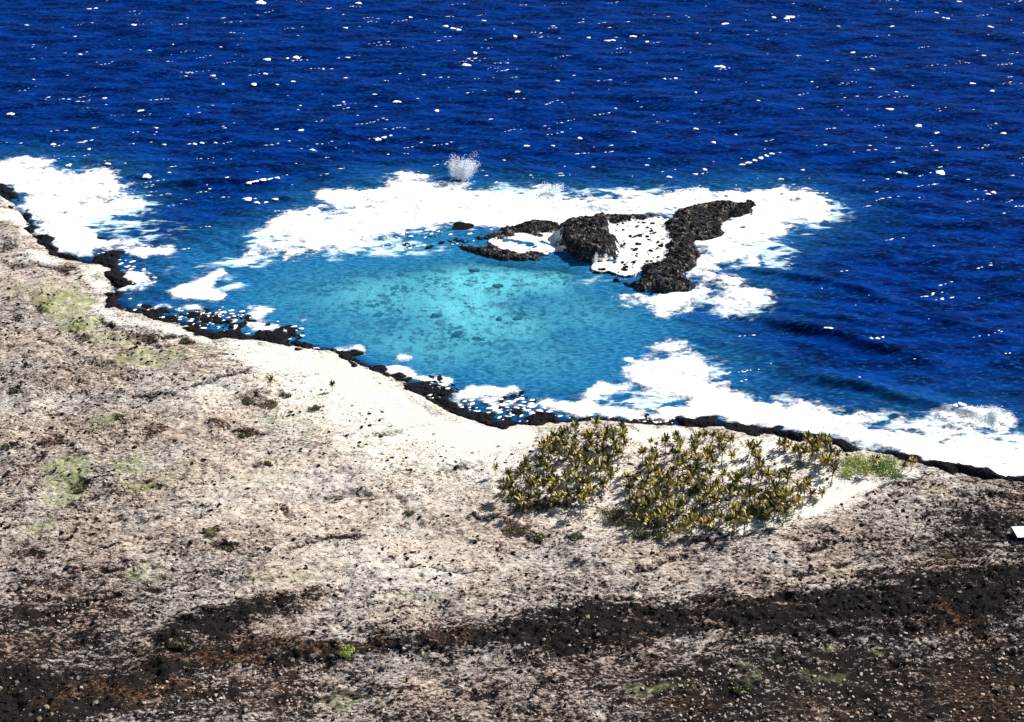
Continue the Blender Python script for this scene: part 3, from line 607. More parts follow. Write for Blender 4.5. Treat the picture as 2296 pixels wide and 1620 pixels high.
# sea height back on the map raster (for foam and whitecaps)
ix = np.clip(np.searchsorted(sx, gx) - 1, 0, len(sx) - 2); iy = np.clip(np.searchsorted(sy, gy) - 1, 0, len(sy) - 2)
fx = np.clip((gx - sx[ix]) / (sx[ix + 1] - sx[ix]), 0, 1)[None, :]; fy = np.clip((gy - sy[iy]) / (sy[iy + 1] - sy[iy]), 0, 1)[:, None]
SEAZ = (SZ[np.ix_(iy, ix)] * (1 - fx) + SZ[np.ix_(iy, ix + 1)] * fx) * (1 - fy) + (SZ[np.ix_(iy + 1, ix)] * (1 - fx) + SZ[np.ix_(iy + 1, ix + 1)] * fx) * fy
def sea_z(x, y):
    j = int(np.clip(np.searchsorted(sx, x) - 1, 0, len(sx) - 2)); i = int(np.clip(np.searchsorted(sy, y) - 1, 0, len(sy) - 2))
    u = (x - sx[j]) / (sx[j + 1] - sx[j]); v = (y - sy[i]) / (sy[i + 1] - sy[i])
    return float((SZ[i, j] * (1 - u) + SZ[i, j + 1] * u) * (1 - v) + (SZ[i + 1, j] * (1 - u) + SZ[i + 1, j + 1] * u) * v)

# ================================================================== ROCKS
def angular(name, seed, squash, n=13):
    r = random.Random(seed); bm = bmesh.new()
    for _ in range(n):
        d = Vector((r.gauss(0, 1), r.gauss(0, 1), r.gauss(0, 1))).normalized() * r.uniform(0.75, 1.1)
        bm.verts.new((d.x * squash[0], d.y * squash[1], d.z * squash[2]))
    h = bmesh.ops.convex_hull(bm, input=bm.verts)
    bmesh.ops.delete(bm, geom=[v for v in bm.verts if not v.link_faces], context='VERTS'); bmesh.ops.triangulate(bm, faces=bm.faces)
    me = bpy.data.meshes.new(name); bm.to_mesh(me); bm.free()
    return me
def raw(me):
    V = np.empty(len(me.vertices) * 3, np.float32); me.vertices.foreach_get('co', V)
    F = np.empty(len(me.polygons) * 3, np.int32); me.loops.foreach_get('vertex_index', F)
    return V.reshape(-1, 3), F.reshape(-1, 3)
def scatter(name, bases, pos, scl, rot, smooth):
    """join many small pieces into one mesh"""
    Vs, Fs, off = [], [], 0
    for k in range(len(pos)):
        V, F = bases[k % len(bases)]
        c, s = math.cos(rot[k]), math.sin(rot[k])
        W = V * scl[k]; W = np.stack([W[:, 0] * c - W[:, 1] * s, W[:, 0] * s + W[:, 1] * c, W[:, 2]], 1) + pos[k]
        Vs.append(W); Fs.append(F + off); off += len(V)
    return mesh_np(name, np.concatenate(Vs), np.concatenate(Fs), None, smooth)

RJ = (0.55 * (1 - np.abs(2 * fbm(XX, YY, 2.4, 2, 47) - 1)) + 0.35 * rng.random(XX.shape) - 0.5).astype(np.float32)
ROCKALL = np.zeros(XX.shape, np.float32)
def rock_mass(name, label, parts, hmax, mat=M_ROCK, rough=1.0, pale_polys=(), warp=1.6, flat=1.0, extra=None, cat='rock', brk=1.0, base=-0.12, hole=0.345):
    m = np.zeros(XX.shape, np.float32)
    for p in parts: m = np.maximum(m, fill(ground(p), warp * brk, 1.7 * brk))
    if brk > 1: m *= (fbm(XX, YY, 4.5, 3, 81, 0.6) > hole)
    pale = np.zeros(XX.shape, np.float32)
    for p in pale_polys: pale = np.maximum(pale, fill(ground(p), 3.0, 2.0))
    mm = np.maximum(m, pale)
    b = blur(mm, 0.9); bw = blur(mm, 2.4)
    rg = 1 - np.abs(2 * fbm(XX, YY, 4.2, 4, 41, 0.6) - 1)
    h = sstep(0.30, 0.95, b) * (0.45 + 0.55 * sstep(0.4, 1.0, bw)) * hmax * (0.45 + 0.75 * fbm(XX, YY, 8.0, 3, 43)) + (rg - 0.55) * 1.3 * rough * sstep(0.3, 0.8, b)
    pb = blur(pale, 1.0)
    np.maximum(ROCKALL, sstep(0.35, 0.7, b), out=ROCKALL)
    h = h * (1 - 0.62 * pb)
    if extra is not None: h = h + extra * sstep(0.4, 0.9, b)
    z = (np.maximum(np.where(LB2 > 0.5, Z, -0.5), -0.5) * 0.9 if brk <= 1 else np.where(LB2 > 0.5, np.clip(Z, 0.1, 1.0), base)) + h * sstep(0.25, 0.6, b) - 1.2 * (1 - sstep(0.12, 0.35, b))
    z = np.maximum(z, np.where((pb > 0.25) & (b > 0.6), 1.0 + 0.6 * (rg - 0.5), -9))
    k = b > 0.15
    keep = (k[:-1, :-1] & k[1:, 1:] & k[:-1, 1:] & k[1:, :-1])
    o = obj(name, sheet(name, XX, YY, z + RJ * sstep(0.3, 0.7, b) * (1 - 0.8 * pb), keep, dict(pale=pb), False), mat)
    return tag(o, label, cat)
ridge = C3([(930, 285), (1100, 265), (1290, 235), (1340, 265), (1400, 235), (1470, 245), (1460, 320), (1330, 340), (1250, 360), (1240, 400), (1260, 440), (1230, 490), (1180, 510), (1060, 530), (1030, 560), (1080, 590), (1100, 610), (1030, 650),
            (990, 720), (1000, 790), (1060, 820), (960, 850), (800, 855), (680, 840), (590, 800), (480, 770), (460, 730), (560, 770), (650, 790), (720, 740), (700, 690), (830, 640), (840, 580), (900, 560), (920, 500), (850, 470), (870, 400), (910, 320)])
block = C3([(120, 490), (150, 440), (300, 400), (430, 370), (465, 400), (480, 520), (530, 550), (480, 620), (380, 660), (320, 650), (190, 580)])
nstrip = C3([(380, 360), (450, 315), (560, 320), (740, 350), (900, 340), (740, 372), (560, 370), (460, 380)])
pale_in = C3([(480, 370), (740, 360), (900, 345), (870, 400), (850, 470), (920, 500), (840, 580), (800, 650), (650, 720), (560, 760), (460, 720), (330, 680), (480, 620), (540, 560), (480, 480), (460, 400)])
wlow = C2([(1410, 700), (1560, 680), (1630, 620), (1800, 610), (1950, 600), (2010, 612), (1990, 690), (1700, 685), (1560, 735), (1440, 745)])
wsouth = C2([(1500, 780), (1600, 815), (1900, 815), (1960, 830), (1800, 862), (1640, 862), (1480, 830), (1330, 795), (1240, 770), (1300, 765), (1420, 790)])
wpale = C2([(1500, 745), (1560, 735), (1700, 690), (1970, 690), (1960, 740), (2030, 820), (1900, 832), (1600, 818), (1500, 785)])
hb = blur(fill(ground(block), 1.0, 0.5), 1.2) * 5.5
hr = blur(fill(ground(ridge), 1.0, 0.5), 2.5) * 1.2
rock_mass('rock_islet', 'rugged dark lava islet with pale sandy hollow beyond the lagoon', [ridge, block, nstrip, wlow, wsouth], 2.3, M_ISLET, 2.1, [pale_in, wpale], 3.0, extra=hb + hr, cat='islet')
PIN = np.maximum(fill(ground(pale_in), 2.0, 1.0), fill(ground(ridge), 2.0, 1.0) * 0.35)
ISZ = np.maximum(blur(fill(ground(ridge), 1.0, 0.5), 1.6) * 2.6, 0.9)
small_r = [raw(angular('r%d' % k, 150 + k, (1, 0.8, 0.6), 12)) for k in range(8)]
pts = []
while len(pts) < 170:
    x, y = rng.uniform(40, 190), rng.uniform(620, 800)
    if rng.random() < at_raster(PIN, x, y): pts.append((x, y))
obj('islet_rubble', scatter('islet_rubble', small_r, [(x, y, at_raster(ISZ, x, y) + 0.45) for x, y in pts], [np.array([1.3, 1, 1]) * (0.4 + 1.3 * rng.random() ** 2) for _ in pts], [rng.uniform(0, 6.28) for _ in pts], False), M_ROCK, kind='stuff', label='dark broken rubble lying over the islet hollow')
for lab, p, h in [('low dark rock in the surf just left of the islet', C2([(1200, 655), (1270, 590), (1340, 596), (1410, 602), (1380, 640), (1290, 662)]), 1.8),
                  ('small dark rock awash at the left end of the reef rocks', C2([(890, 690), (930, 665), (1060, 655), (1110, 665), (1000, 680), (930, 705)]), 1.0),
                  ('tiny dark rock standing in the foam beyond the islet', C3([(1030, 205), (1060, 195), (1090, 212), (1050, 220)]), 1.6),
                  ('pointed brown rock in the foam beyond the islet crest', C3([(1220, 200), (1245, 178), (1280, 205), (1250, 215)]), 2.4),
                  ('flat dark rock wet by surf right of the islet', C3([(1490, 318), (1520, 306), (1590, 314), (1540, 326)]), 0.9),
                  ('narrow dark rock finger in the surf on the islet flank', C3([(1310, 402), (1360, 392), (1430, 396), (1380, 410)]), 0.9),
                  ('dark boulder islet in pale water off the left shore', C1([(630, 695), (690, 680), (790, 690), (760, 712), (680, 715)]), 1.0),
                  ('oval black rock ringed with foam near the left shelf', C1([(1205, 1215), (1300, 1198), (1405, 1218), (1390, 1243), (1290, 1257), (1215, 1242)]), 1.6),
                  ('black hooked rock with foam rim at the lagoon shore', C8([(-10, 325), (120, 308), (215, 328), (160, 352), (95, 372), (150, 440), (105, 455), (70, 405), (-10, 352)]), 1.6),
                  ('black rock hump left of the inlet foam', C8([(230, 452), (290, 420), (320, 440), (310, 470), (250, 482)]), 1.6)]:
    rock_mass('sea_rock', lab, [p], h, M_ROCK, 0.7, warp=0.8)
leftstrip = C1([(-260, 300), (0, 350), (80, 370), (100, 440), (190, 500), (200, 560), (240, 590), (250, 660), (300, 670), (380, 690), (360, 750), (430, 770), (390, 810), (480, 822), (560, 860), (660, 868), (660, 830), (740, 800), (820, 790), (860, 830), (960, 826), (860, 852),
                (830, 900), (850, 960), (900, 990), (880, 1040), (840, 1070), (830, 1160), (850, 1200), (800, 1235), (740, 1215), (700, 1160), (720, 1080), (760, 1030), (700, 980), (740, 910), (640, 892), (520, 880), (450, 862), (340, 822), (300, 765), (250, 695), (180, 660), (170, 560), (100, 530), (30, 510), (0, 430), (-260, 360)])
rock_mass('shore_ledge', 'jagged black lava ledge along the far left shore beside white surf', [leftstrip], 2.0, M_ROCK, 0.9, cat='rock ledge', brk=1.7, base=0.1, hole=0.38)
shelf = C1([(880, 1240), (1010, 1212), (1040, 1180), (1160, 1180), (1170, 1220), (1130, 1250), (1200, 1290), (1350, 1330), (1440, 1350), (1560, 1312), (1650, 1335), (1700, 1372), (1850, 1330), (1950, 1372), (1960, 1430), (2090, 1470), (2040, 1500), (1830, 1450), (1700, 1410), (1530, 1400), (1430, 1410), (1300, 1352), (1150, 1305), (1000, 1292)])
rock_mass('shore_ledge', 'low black tidal shelf between the white sand and the lagoon at left', [shelf], 1.0, M_ROCK, 0.8, cat='rock ledge', brk=1.6, base=0.1, hole=0.40)
south = C8([(240, 460), (300, 425), (400, 462), (500, 512), (600, 530), (690, 580), (800, 602), (850, 660), (1000, 740), (1120, 745), (1320, 715), (1450, 745), (1600, 782), (1800, 790), (2060, 800), (2060, 825), (1800, 822), (1500, 824), (1350, 842), (1200, 862), (1000, 862), (880, 832), (760, 792), (620, 760), (720, 702), (680, 645), (560, 640), (390, 612), (500, 562), (420, 522), (300, 490)])
rock_mass('shore_ledge', 'broken black lava shelf at the near edge of the lagoon', [south], 1.1, M_ROCK, 0.9, cat='rock ledge', brk=1.6, base=0.12, hole=0.43)
rledge = C5([(-240, 350), (0, 342), (40, 315), (110, 400), (230, 385), (290, 405), (380, 400), (440, 430), (520, 430), (640, 440), (780, 470), (870, 445), (940, 465), (930, 505), (1000, 560), (1100, 570), (1250, 610), (1480, 620), (1700, 670), (1950, 710), (2150, 765), (2296, 790), (2900, 920), (2900, 1010),
             (2296, 862), (2000, 800), (1800, 742), (1640, 702), (1500, 682), (1400, 650), (1250, 632), (1100, 645), (950, 622), (880, 560), (700, 522), (500, 482), (330, 502), (150, 472), (0, 432), (-240, 400)])
rock_mass('shore_ledge', 'dark lava ledge along the shore behind and right of the palm grove', [rledge], 2.0, M_ROCK, 0.9, cat='rock ledge', brk=1.3, base=0.15, hole=0.36)
# ---- surf foam sheets, heaped over the water
lump = fbm(XX, YY * 1.3, 5.0, 4, 23, 0.6)
for nm, lab, f in foams:
    f = f * (1 - 0.95 * ROCKALL)
    k = f > 0.04
    keep = (k[:-1, :-1] | k[1:, 1:] | k[:-1, 1:] | k[1:, :-1])
    zf = np.maximum(SEAZ, np.where(LB2 > 0.4, Z, -9)) + 0.10 + (0.15 + 1.5 * np.clip(lump - 0.35, 0, 1)) * sstep(0.15, 0.9, f) * (1 - 0.6 * LAGS)
    o = obj(nm, sheet(nm, XX, YY, zf, keep, dict(froth=f)), M_FOAM, kind='stuff', label=lab)
print('foam done')

print('rocks done')

# ---- blob meshes
def blob(name, subdiv, seed, squash=(1, 1, 1), amp=0.25, flatbase=None):
    bm = bmesh.new(); bmesh.ops.create_icosphere(bm, subdivisions=subdiv, radius=1.0)
    r = random.Random(seed); ph = [(r.uniform(1.2, 3.2), r.uniform(1.2, 3.2), r.uniform(1.2, 3.2), r.uniform(0, 6.3)) for _ in range(6)]
    for v in bm.verts:
        d = sum(math.sin(v.co.x * a + v.co.y * b + v.co.z * c + p) for a, b, c, p in ph) / 6
        v.co *= 1 + amp * 2 * d + r.uniform(-0.5, 0.5) * amp * 0.5
        v.co = Vector((v.co.x * squash[0], v.co.y * squash[1], v.co.z * squash[2]))
        if flatbase is not None and v.co.z < flatbase: v.co.z = flatbase
    me = bpy.data.meshes.new(name); bm.to_mesh(me); bm.free()
    return me
# ---- stones on the land
def pick(n, weight, lo_xy, hi_xy, rr=rng):
    out = []
    while len(out) < n:
        x = rr.uniform(lo_xy[0], hi_xy[0], 4000); y = rr.uniform(lo_xy[1], hi_xy[1], 4000)
        inside = np.abs(x) < 0.325 * (y * math.cos(PITCH) + CAM_H * math.sin(PITCH)) * 1.06
        w = sample(weight, x, y) * (sample(LB, x, y) > 0.93) * inside
        ok = rr.random(4000) < w
        out += list(zip(x[ok], y[ok]))
    return out[:n]
small = [raw(angular('s%d' % k, 100 + k, (1, 0.8, 0.5), 11)) for k in range(10)]
W_all = np.clip((0.35 + 0.5 * (patch > 0.5)) * (1 - SAND) * (1 - 0.8 * GREEN) * (1 - 0.85 * BAND) * (1 - 0.8 * MOUND) * (1 - 0.7 * rightdark), 0, 1).astype(np.float32)
pts = pick(9000, W_all, (-300, 356), (300, 760))
obj('loose_stones', scatter('loose_stones', small, [(x, y, zat(x, y) + 0.12) for x, y in pts], [np.array([1, 1, 1]) * (0.25 + 0.75 * rng.random() ** 3) for _ in pts], [rng.uniform(0, 6.28) for _ in pts], False), M_PALE, kind='stuff', label='pale loose stones strewn over the lava plain')
pts = pick(5000, np.clip(BAND * 0.8 + MOUND * 0.6 + CORNER * 0.15 + rightdark * 0.4, 0, 1), (-260, 356), (260, 560))
obj('rubble_stones', scatter('rubble_stones', small, [(x, y, zat(x, y) + 0.15) for x, y in pts], [np.array([1, 1, 1]) * (0.2 + 0.6 * rng.random() ** 3) for _ in pts], [rng.uniform(0, 6.28) for _ in pts], False), M_WARM, kind='stuff', label='rusty rubble stones coloured as sunlit on the dark lava flow')
pts = pick(4200, np.clip((0.06 + 0.94 * (fbm(XX, YY, 7.0, 4, 97, 0.6) > 0.545)) * (1 - SAND) * (1 - 0.35 * CENTRE), 0, 1), (-300, 356), (300, 780))
obj('dark_stones', scatter('dark_stones', small, [(x, y, zat(x, y) + 0.1) for x, y in pts], [np.array([1.2, 1, 1]) * (0.3 + 0.9 * rng.random() ** 3) for _ in pts], [rng.uniform(0, 6.28) for _ in pts], False), M_ROCK, kind='stuff', label='small black lava stones peppering the plain')
bl = [angular('lava_boulder_%d' % k, 200 + k, (1.3, 0.9, 0.55), 22) for k in range(8)]
def third(x): return 'left third' if x < -60 else 'right third' if x > 60 else 'middle third'
def boulder(name, me, mat, x, y, s, label, cat, group, z=None, sink=0.25):
    o = obj(name, me); o.location = (x, y, (zat(x, y) if z is None else z) + s * sink); o.scale = (s, s, s * random.uniform(0.8, 1.2)); o.rotation_euler = (0, 0, random.uniform(0, 6.28))
    return tag(o, label, cat, group)
for m in bl: m.materials.append(M_BOULDER)
wb = np.clip(0.25 + DARK * 0.9, 0, 1) * (1 - SAND)
for (x, y) in pick(150, wb * (YY < 470), (-260, 356), (260, 470)):
    boulder('lava_boulder', random.choice(bl), None, x, y, random.uniform(0.6, 1.25), 'rough brown lava boulder in the %s of the foreground lava field' % third(x), 'boulder', 'boulders strewn over the foreground lava')
for (x, y) in pick(110, wb * (YY >= 470), (-300, 470), (260, 720)):
    boulder('lava_boulder', random.choice(bl), None, x, y, random.uniform(0.6, 1.2), 'rough lava boulder on the %s of the pale plain above the dark lava flow' % third(x), 'boulder', 'boulders strewn over the pale plain')
ledge_w = np.clip(sstep(0.16, 0.45, LB2) * (1 - sstep(0.62, 0.9, LB2)) * (fbm(XX, YY, 9.0, 3, 91) > 0.45), 0, 1).astype(np.float32)
def pick_any(n, weight, lo_xy, hi_xy):
    out = []
    while len(out) < n:
        x = rng.uniform(lo_xy[0], hi_xy[0], 20000); y = rng.uniform(lo_xy[1], hi_xy[1], 20000); ok = rng.random(20000) < sample(weight, x, y); out += list(zip(x[ok], y[ok]))
    return out[:n]
pts = pick_any(1500, ledge_w, (-310, 500), (230, 830))
obj('shore_stones', scatter('shore_stones', small, [(x, y, max(-0.15, min(zat(x, y), 0.5)) + 0.1) for x, y in pts], [np.array([1.2, 1, 0.9]) * (0.5 + 1.3 * rng.random() ** 2) for _ in pts], [rng.uniform(0, 6.28) for _ in pts], False), M_ROCK, kind='stuff', label='black tide washed stones scattered along the waterline')
belt = np.zeros(XX.shape, np.float32)
for p_, w_ in [(C8([(380, 470), (600, 520), (800, 590), (950, 650), (1150, 640), (1330, 660), (1420, 730), (1700, 780), (2050, 790), (2296, 740), (2296, 830), (1900, 815), (1500, 815), (1350, 835), (1180, 855), (980, 850), (860, 820), (700, 760), (560, 640), (420, 540)]), 0.9),
               (C1([(880, 1200), (1000, 1150), (1200, 1150), (1440, 1210), (1640, 1230), (1900, 1280), (2060, 1380), (2150, 1460), (2040, 1500), (1830, 1450), (1500, 1400), (1300, 1350), (1000, 1290)]), 0.7), (C1([(820, 840), (960, 830), (1000, 960), (900, 1080), (870, 1220), (800, 1230), (830, 1000)]), 0.6),
               (C2([(600, 740), (800, 700), (1000, 640), (1200, 640), (1400, 690), (1400, 800), (1240, 780), (1000, 760), (700, 790)]), 0.25)]:
    belt = np.maximum(belt, w_ * fill(ground(p_), 3.0, 2.0))
belt = blur(belt, 1.0) * sstep(0.40, 0.56, fbm(XX, YY, 8.0, 4, 93, 0.6)) * (LB2 < 0.75)
pts = pick_any(1500, belt.astype(np.float32), (-300, 500), (230, 830))
obj('awash_rocks', scatter('awash_rocks', small_r, [(x, y, max(0.0, min(zat(x, y), 0.4)) + 0.05) for x, y in pts], [np.array([1.5, 1.1, 0.8]) * (0.5 + 1.9 * rng.random() ** 2.5) for _ in pts], [rng.uniform(0, 6.28) for _ in pts], False), M_ROCK, kind='stuff', label='belt of low black rocks awash at the near lagoon shore')
pts_foam = pick_any(420, np.clip(blur(belt, 2.0) * 1.2, 0, 1).astype(np.float32), (-300, 500), (230, 830))
# ---- submerged coral rocks in the lagoon
cr = [blob('submerged_rock_%d' % k, 2, 400 + k, (1.5, 1.0, 0.4), 0.22) for k in range(4)]
for m in cr: m.materials.append(M_CORAL)
for lab, px, py, s in [('dark submerged rock just below the islet hollow in pale water', 1064, 606, 1.7), ('dark oval rock under water right of lagoon centre', 1118, 641, 1.7), ('dark submerged rock, rightmost in the bright part of the lagoon', 1163, 713, 1.8), ('dark underwater rock near the middle of the lagoon', 978, 708, 1.9),
                       ('dark underwater rock below lagoon centre', 1026, 748, 1.8), ('small dark rock on the bright lagoon bed', 1069, 759, 1.3), ('broad dark rock under water, lower middle of lagoon', 1120, 715, 1.4), ('underwater rock at left edge of bright lagoon patch', 900, 615, 1.5), ('faint submerged rock left of lagoon centre', 850, 705, 1.7)]:
    x, y = at(px, py, -1.5); boulder('submerged_rock', random.choice(cr), None, x, y, s, lab, 'rock', 'submerged rocks in the lagoon', z=zat(x, y), sink=0.2)

# ---- whitecaps
def cap_mesh(name, seed, n=22):
    r = random.Random(seed); bm = bmesh.new(); ph = [r.uniform(0, 6.3) for _ in range(5)]
    rings = []
    for q, z in ((1.0, -0.10), (0.8, 0.06), (0.45, 0.13)):
        ring = []
        for j in range(n):
            a = 6.2832 * j / n; rad = q * (1 + 0.22 * math.sin(2 * a + ph[0]) + 0.16 * math.sin(3 * a + ph[1]) + 0.12 * math.sin(5 * a + ph[2]) + r.uniform(-0.1, 0.1))
            ring.append(bm.verts.new((rad * math.cos(a), rad * math.sin(a) * 0.8, z + r.uniform(-0.03, 0.03))))
        rings.append(ring)
    for A, B in zip(rings, rings[1:]):
        for j in range(n): bm.faces.new((A[j], A[(j + 1) % n], B[(j + 1) % n], B[j]))
    bm.faces.new(rings[-1]); me = bpy.data.meshes.new(name); bm.to_mesh(me); bm.free(); me.polygons.foreach_set('use_smooth', [True] * len(me.polygons))
    return me
caps = [cap_mesh('whitecap_%d' % k, 500 + k) for k in range(10)]
for m in caps: m.materials.append(M_WHITE)
CAPS = [(585, 10, 20), (215, 20, 9), (200, 22, 8), (805, 5, 14), (735, 22, 8), (168, 83, 9), (180, 126, 10), (388, 102, 7), (335, 110, 6), (495, 107, 6), (600, 135, 13), (644, 131, 9), (664, 127, 14), (478, 171, 12), (500, 190, 8), (570, 190, 13), (622, 193, 8), (657, 189, 10), (595, 170, 8), (75, 178, 8), (235, 221, 7), (25, 258, 12), (315, 250, 14),
        (350, 286, 14), (368, 324, 12), (436, 321, 14), (452, 318, 9), (483, 319, 8), (120, 324, 10), (192, 320, 10), (200, 338, 8), (242, 373, 14), (155, 372, 14), (673, 235, 7), (770, 230, 6), (840, 215, 8), (842, 240, 8), (890, 230, 12), (848, 313, 14), (862, 311, 10), (876, 308, 8), (870, 346, 6), (676, 293, 10), (775, 178, 8), (725, 155, 6), (780, 130, 8),
        (775, 65, 10), (1045, 148, 16), (1065, 120, 14), (1015, 65, 14), (1028, 68, 10), (1000, 60, 10), (920, 38, 10), (1155, 85, 14), (1362, 92, 14), (1374, 90, 10), (1420, 82, 10), (1320, 83, 8), (1450, 95, 8), (1490, 180, 8), (1515, 178, 10), (1608, 151, 12), (1620, 151, 12), (1625, 57, 12), (1735, 42, 12), (1765, 44, 12), (1772, 40, 12), (1913, 118, 9), (1955, 157, 10),
        (1995, 248, 14), (1820, 185, 8), (2010, 207, 8), (2100, 30, 10), (2150, 5, 8), (2115, 44, 9), (2125, 47, 8), (2220, 62, 14), (2205, 127, 8), (2225, 205, 14), (2060, 283, 14), (2100, 300, 12), (2180, 190, 10), (1664, 368, 11), (1678, 365, 12), (1692, 360, 12), (1706, 356, 12), (1718, 351, 11), (1730, 347, 9), (2016, 386, 13), (2030, 388, 11), (2108, 389, 16),
        (2215, 438, 14), (2228, 434, 11), (1580, 383, 14), (1560, 393, 10), (1990, 400, 9), (1300, 310, 10), (1330, 375, 10), (1240, 330, 8), (1260, 295, 8), (1600, 325, 9), (1560, 290, 8), (1085, 50, 8), (1160, 210, 10), (560, 414, 14), (575, 412, 14), (590, 410, 12), (606, 408, 12), (622, 405, 10), (556, 455, 18), (575, 459, 14), (596, 456, 12), (618, 450, 10), (330, 400, 16), (215, 400, 12),
        (1688, 598, 20), (1952, 773, 8), (1966, 772, 10), (1978, 768, 7), (1850, 751, 7), (1860, 752, 7), (2140, 922, 14), (2155, 918, 12), (510, 408, 8), (380, 395, 8), (470, 425, 8), (1180, 330, 8), (1130, 360, 10), (1450, 370, 9), (1500, 400, 12), (1750, 405, 12), (1800, 380, 9), (1850, 330, 9), (1420, 300, 9), (1700, 230, 8), (1250, 180, 9), (950, 170, 8), (1100, 270, 8), (300, 60, 8), (60, 60, 8), (420, 40, 7), (1880, 60, 9), (1950, 330, 8),
        (2250, 300, 10), (2150, 330, 8), (1650, 300, 8), (700, 340, 9), (620, 290, 8), (980, 250, 9), (2000, 60, 8), (1560, 210, 8), (1380, 240, 9), (1240, 60, 8)]
used = 0
for (px, py, w) in CAPS:
    x, y = at(px, py); s = w / 2 * (abs(at(px + 1, py)[0] - x)) * random.uniform(0.6, 0.95)
    o = obj('whitecap', random.choice(caps)); o.location = (x, y, sea_z(x, y) + 0.12); a = random.uniform(0.15, 0.6)
    o.scale = (s * random.uniform(1.0, 1.9), s * random.uniform(1.0, 2.0), s * random.uniform(0.8, 1.2)); o.rotation_euler = (0, 0, a)
    near = py > 380
    tag(o, 'small white breaking crest on the sea near the surf line' if near else 'small whitecap on the %s of the open dark blue sea' % ('left third' if px < 765 else 'right third' if px > 1530 else 'middle third'), 'whitecap', 'whitecaps near the surf' if near else 'whitecaps on the open sea')
base = [raw(m) for m in [blob('w%d' % k, 1, 600 + k, (1.0, 0.8, 0.14), 0.25) for k in range(5)]]
puff = [raw(blob('p%d' % k, 1, 650 + k, (1.0, 1.0, 1.0), 0.2)) for k in range(5)]
pos, scl, rot = [], [], []
for _ in range(620):
    px, py = random.uniform(-60, 2360), random.uniform(-40, 470) if random.random() < 0.8 else random.uniform(470, 900)
    x, y = at(px, py)
    if at_raster(LAGS, x, y) > 0.3 and y < 900 or at_raster(LB, x, y) > 0.2 or (x < RX0): continue
    if y < 900 and at_raster(SHAL, x, y) > 0.6 and random.random() < 0.6: continue
    n = 1 if random.random() < 0.6 else random.randint(2, 5)
    for k in range(n):
        xx = x + k * random.uniform(1.6, 3.4); yy = y + k * random.uniform(0.4, 1.6)
        pos.append((xx, yy, sea_z(xx, yy) + 0.05)); s = random.uniform(0.22, 0.75); scl.append(np.array([s * random.uniform(1.2, 3.0), s, s])); rot.append(random.uniform(0.1, 0.6))
for x, y in pts_foam:
    pos.append((x, y, max(sea_z(x, y), 0.05) + 0.1)); s_ = random.uniform(0.4, 1.5); scl.append(np.array([s_ * 1.7, s_, 0.8])); rot.append(random.uniform(0, 1.0))
obj('foam_flecks', scatter('foam_flecks', base, pos, scl, rot, True), M_WHITE, kind='stuff', label='tiny white foam flecks scattered over the sea and among the shore rocks')
print('whitecaps done')

# ---- spray thrown up by breaking waves
drop = []
for k in range(6):
    q = np.random.default_rng(k).normal(size=(4, 3)); q /= np.linalg.norm(q, axis=1)[:, None]; drop.append((q.astype(np.float32), np.array([(0, 1, 2), (0, 2, 3), (0, 3, 1), (1, 3, 2)], np.int32)))
def spray(label, px, py, wm, hm, n, lean=0.0):
    x0, y0 = at(px, py); t = thing('wave_spray', (x0, y0, sea_z(x0, y0)), label, 'wave spray')
    r = random.Random(int(px)); pos, scl, rot = [], [], []
    jets = [(r.gauss(0, 0.26) * wm, r.gauss(0, 0.16) * wm, r.uniform(0.35, 1.0) * hm, r.uniform(0.10, 0.20) * wm) for _ in range(12)]
    for k in range(n):
        jx, jy, jh, jr = jets[k % 12]; h = r.random() ** 0.75
        w_ = jr * (0.55 + 0.75 * h)
        pos.append((jx * (0.7 + 0.5 * h) + r.gauss(0, 0.5) * w_ + lean * h * jh, jy + r.gauss(0, 0.5) * w_, h * jh + r.gauss(0, 0.05) * hm)); q = r.uniform(0.15, 0.45); scl.append(np.array([q, q, q])); rot.append(r.uniform(0, 6.3))
    c = obj('spray', scatter('spray', drop, pos, scl, rot, False), M_SPRAY, t); c['kind'] = 'stuff'
    return t
spray('tall burst of white spray rising beyond the reef at centre', 1030, 402, 18, 14, 4200, 0.3)
spray('rounded burst of white spray beyond the islet rocks', 1235, 440, 15, 6, 1500)
spray('wave crest throwing white spray near the right edge', 2225, 945, 14, 5, 1600, 0.4)

# ================================================================== PALMS
def frond_mesh(name, seed, L, rise, droop, width, mat=None):
    r = random.Random(seed); V, F = [], []
    n = 12
    def pt(t):
        x = L * (t - 0.16 * t * t * droop); z = rise * t - droop * (t ** 2.1) * L * 0.36
        return Vector((x, 0, z))
    for k in range(n + 1):
        t = k / n; p = pt(t); w = 0.05 * (1 - 0.8 * t)
        V += [(p.x, -w, p.z), (p.x, w, p.z)]
        if k: b = 2 * k; F.append((b - 2, b - 1, b + 1, b))
    for k in range(n):
        t = (k + 0.7) / (n + 0.2); p = pt(t); q = pt(min(1, t + 0.10))
        wl_ = width * (math.sin(min(1, t * 1.08 + 0.08) * math.pi * 0.94) ** 0.55) * r.uniform(0.8, 1.15)
        for s in (-1, 1):
            tip = Vector((p.x + 0.42 * wl_, s * wl_ * 0.9, p.z - wl_ * r.uniform(0.25, 0.7)))
            mid = (p + tip) / 2 + Vector((0, 0, 0.05)); b = len(V); d = (q - p) * 1.05
            V += [tuple(p), tuple(p + d), tuple(mid + d * 0.8), tuple(tip)]
            F.append((b, b + 1, b + 2, b + 3))
    me = bpy.data.meshes.new(name); me.from_pydata(V, [], F); me.materials.append(mat or M_FROND)
    return me
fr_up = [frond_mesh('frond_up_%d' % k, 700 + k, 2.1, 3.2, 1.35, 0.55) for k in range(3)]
fr_mid = [frond_mesh('frond_mid_%d' % k, 710 + k, 2.7, 2.0, 1.7, 0.58) for k in range(3)]
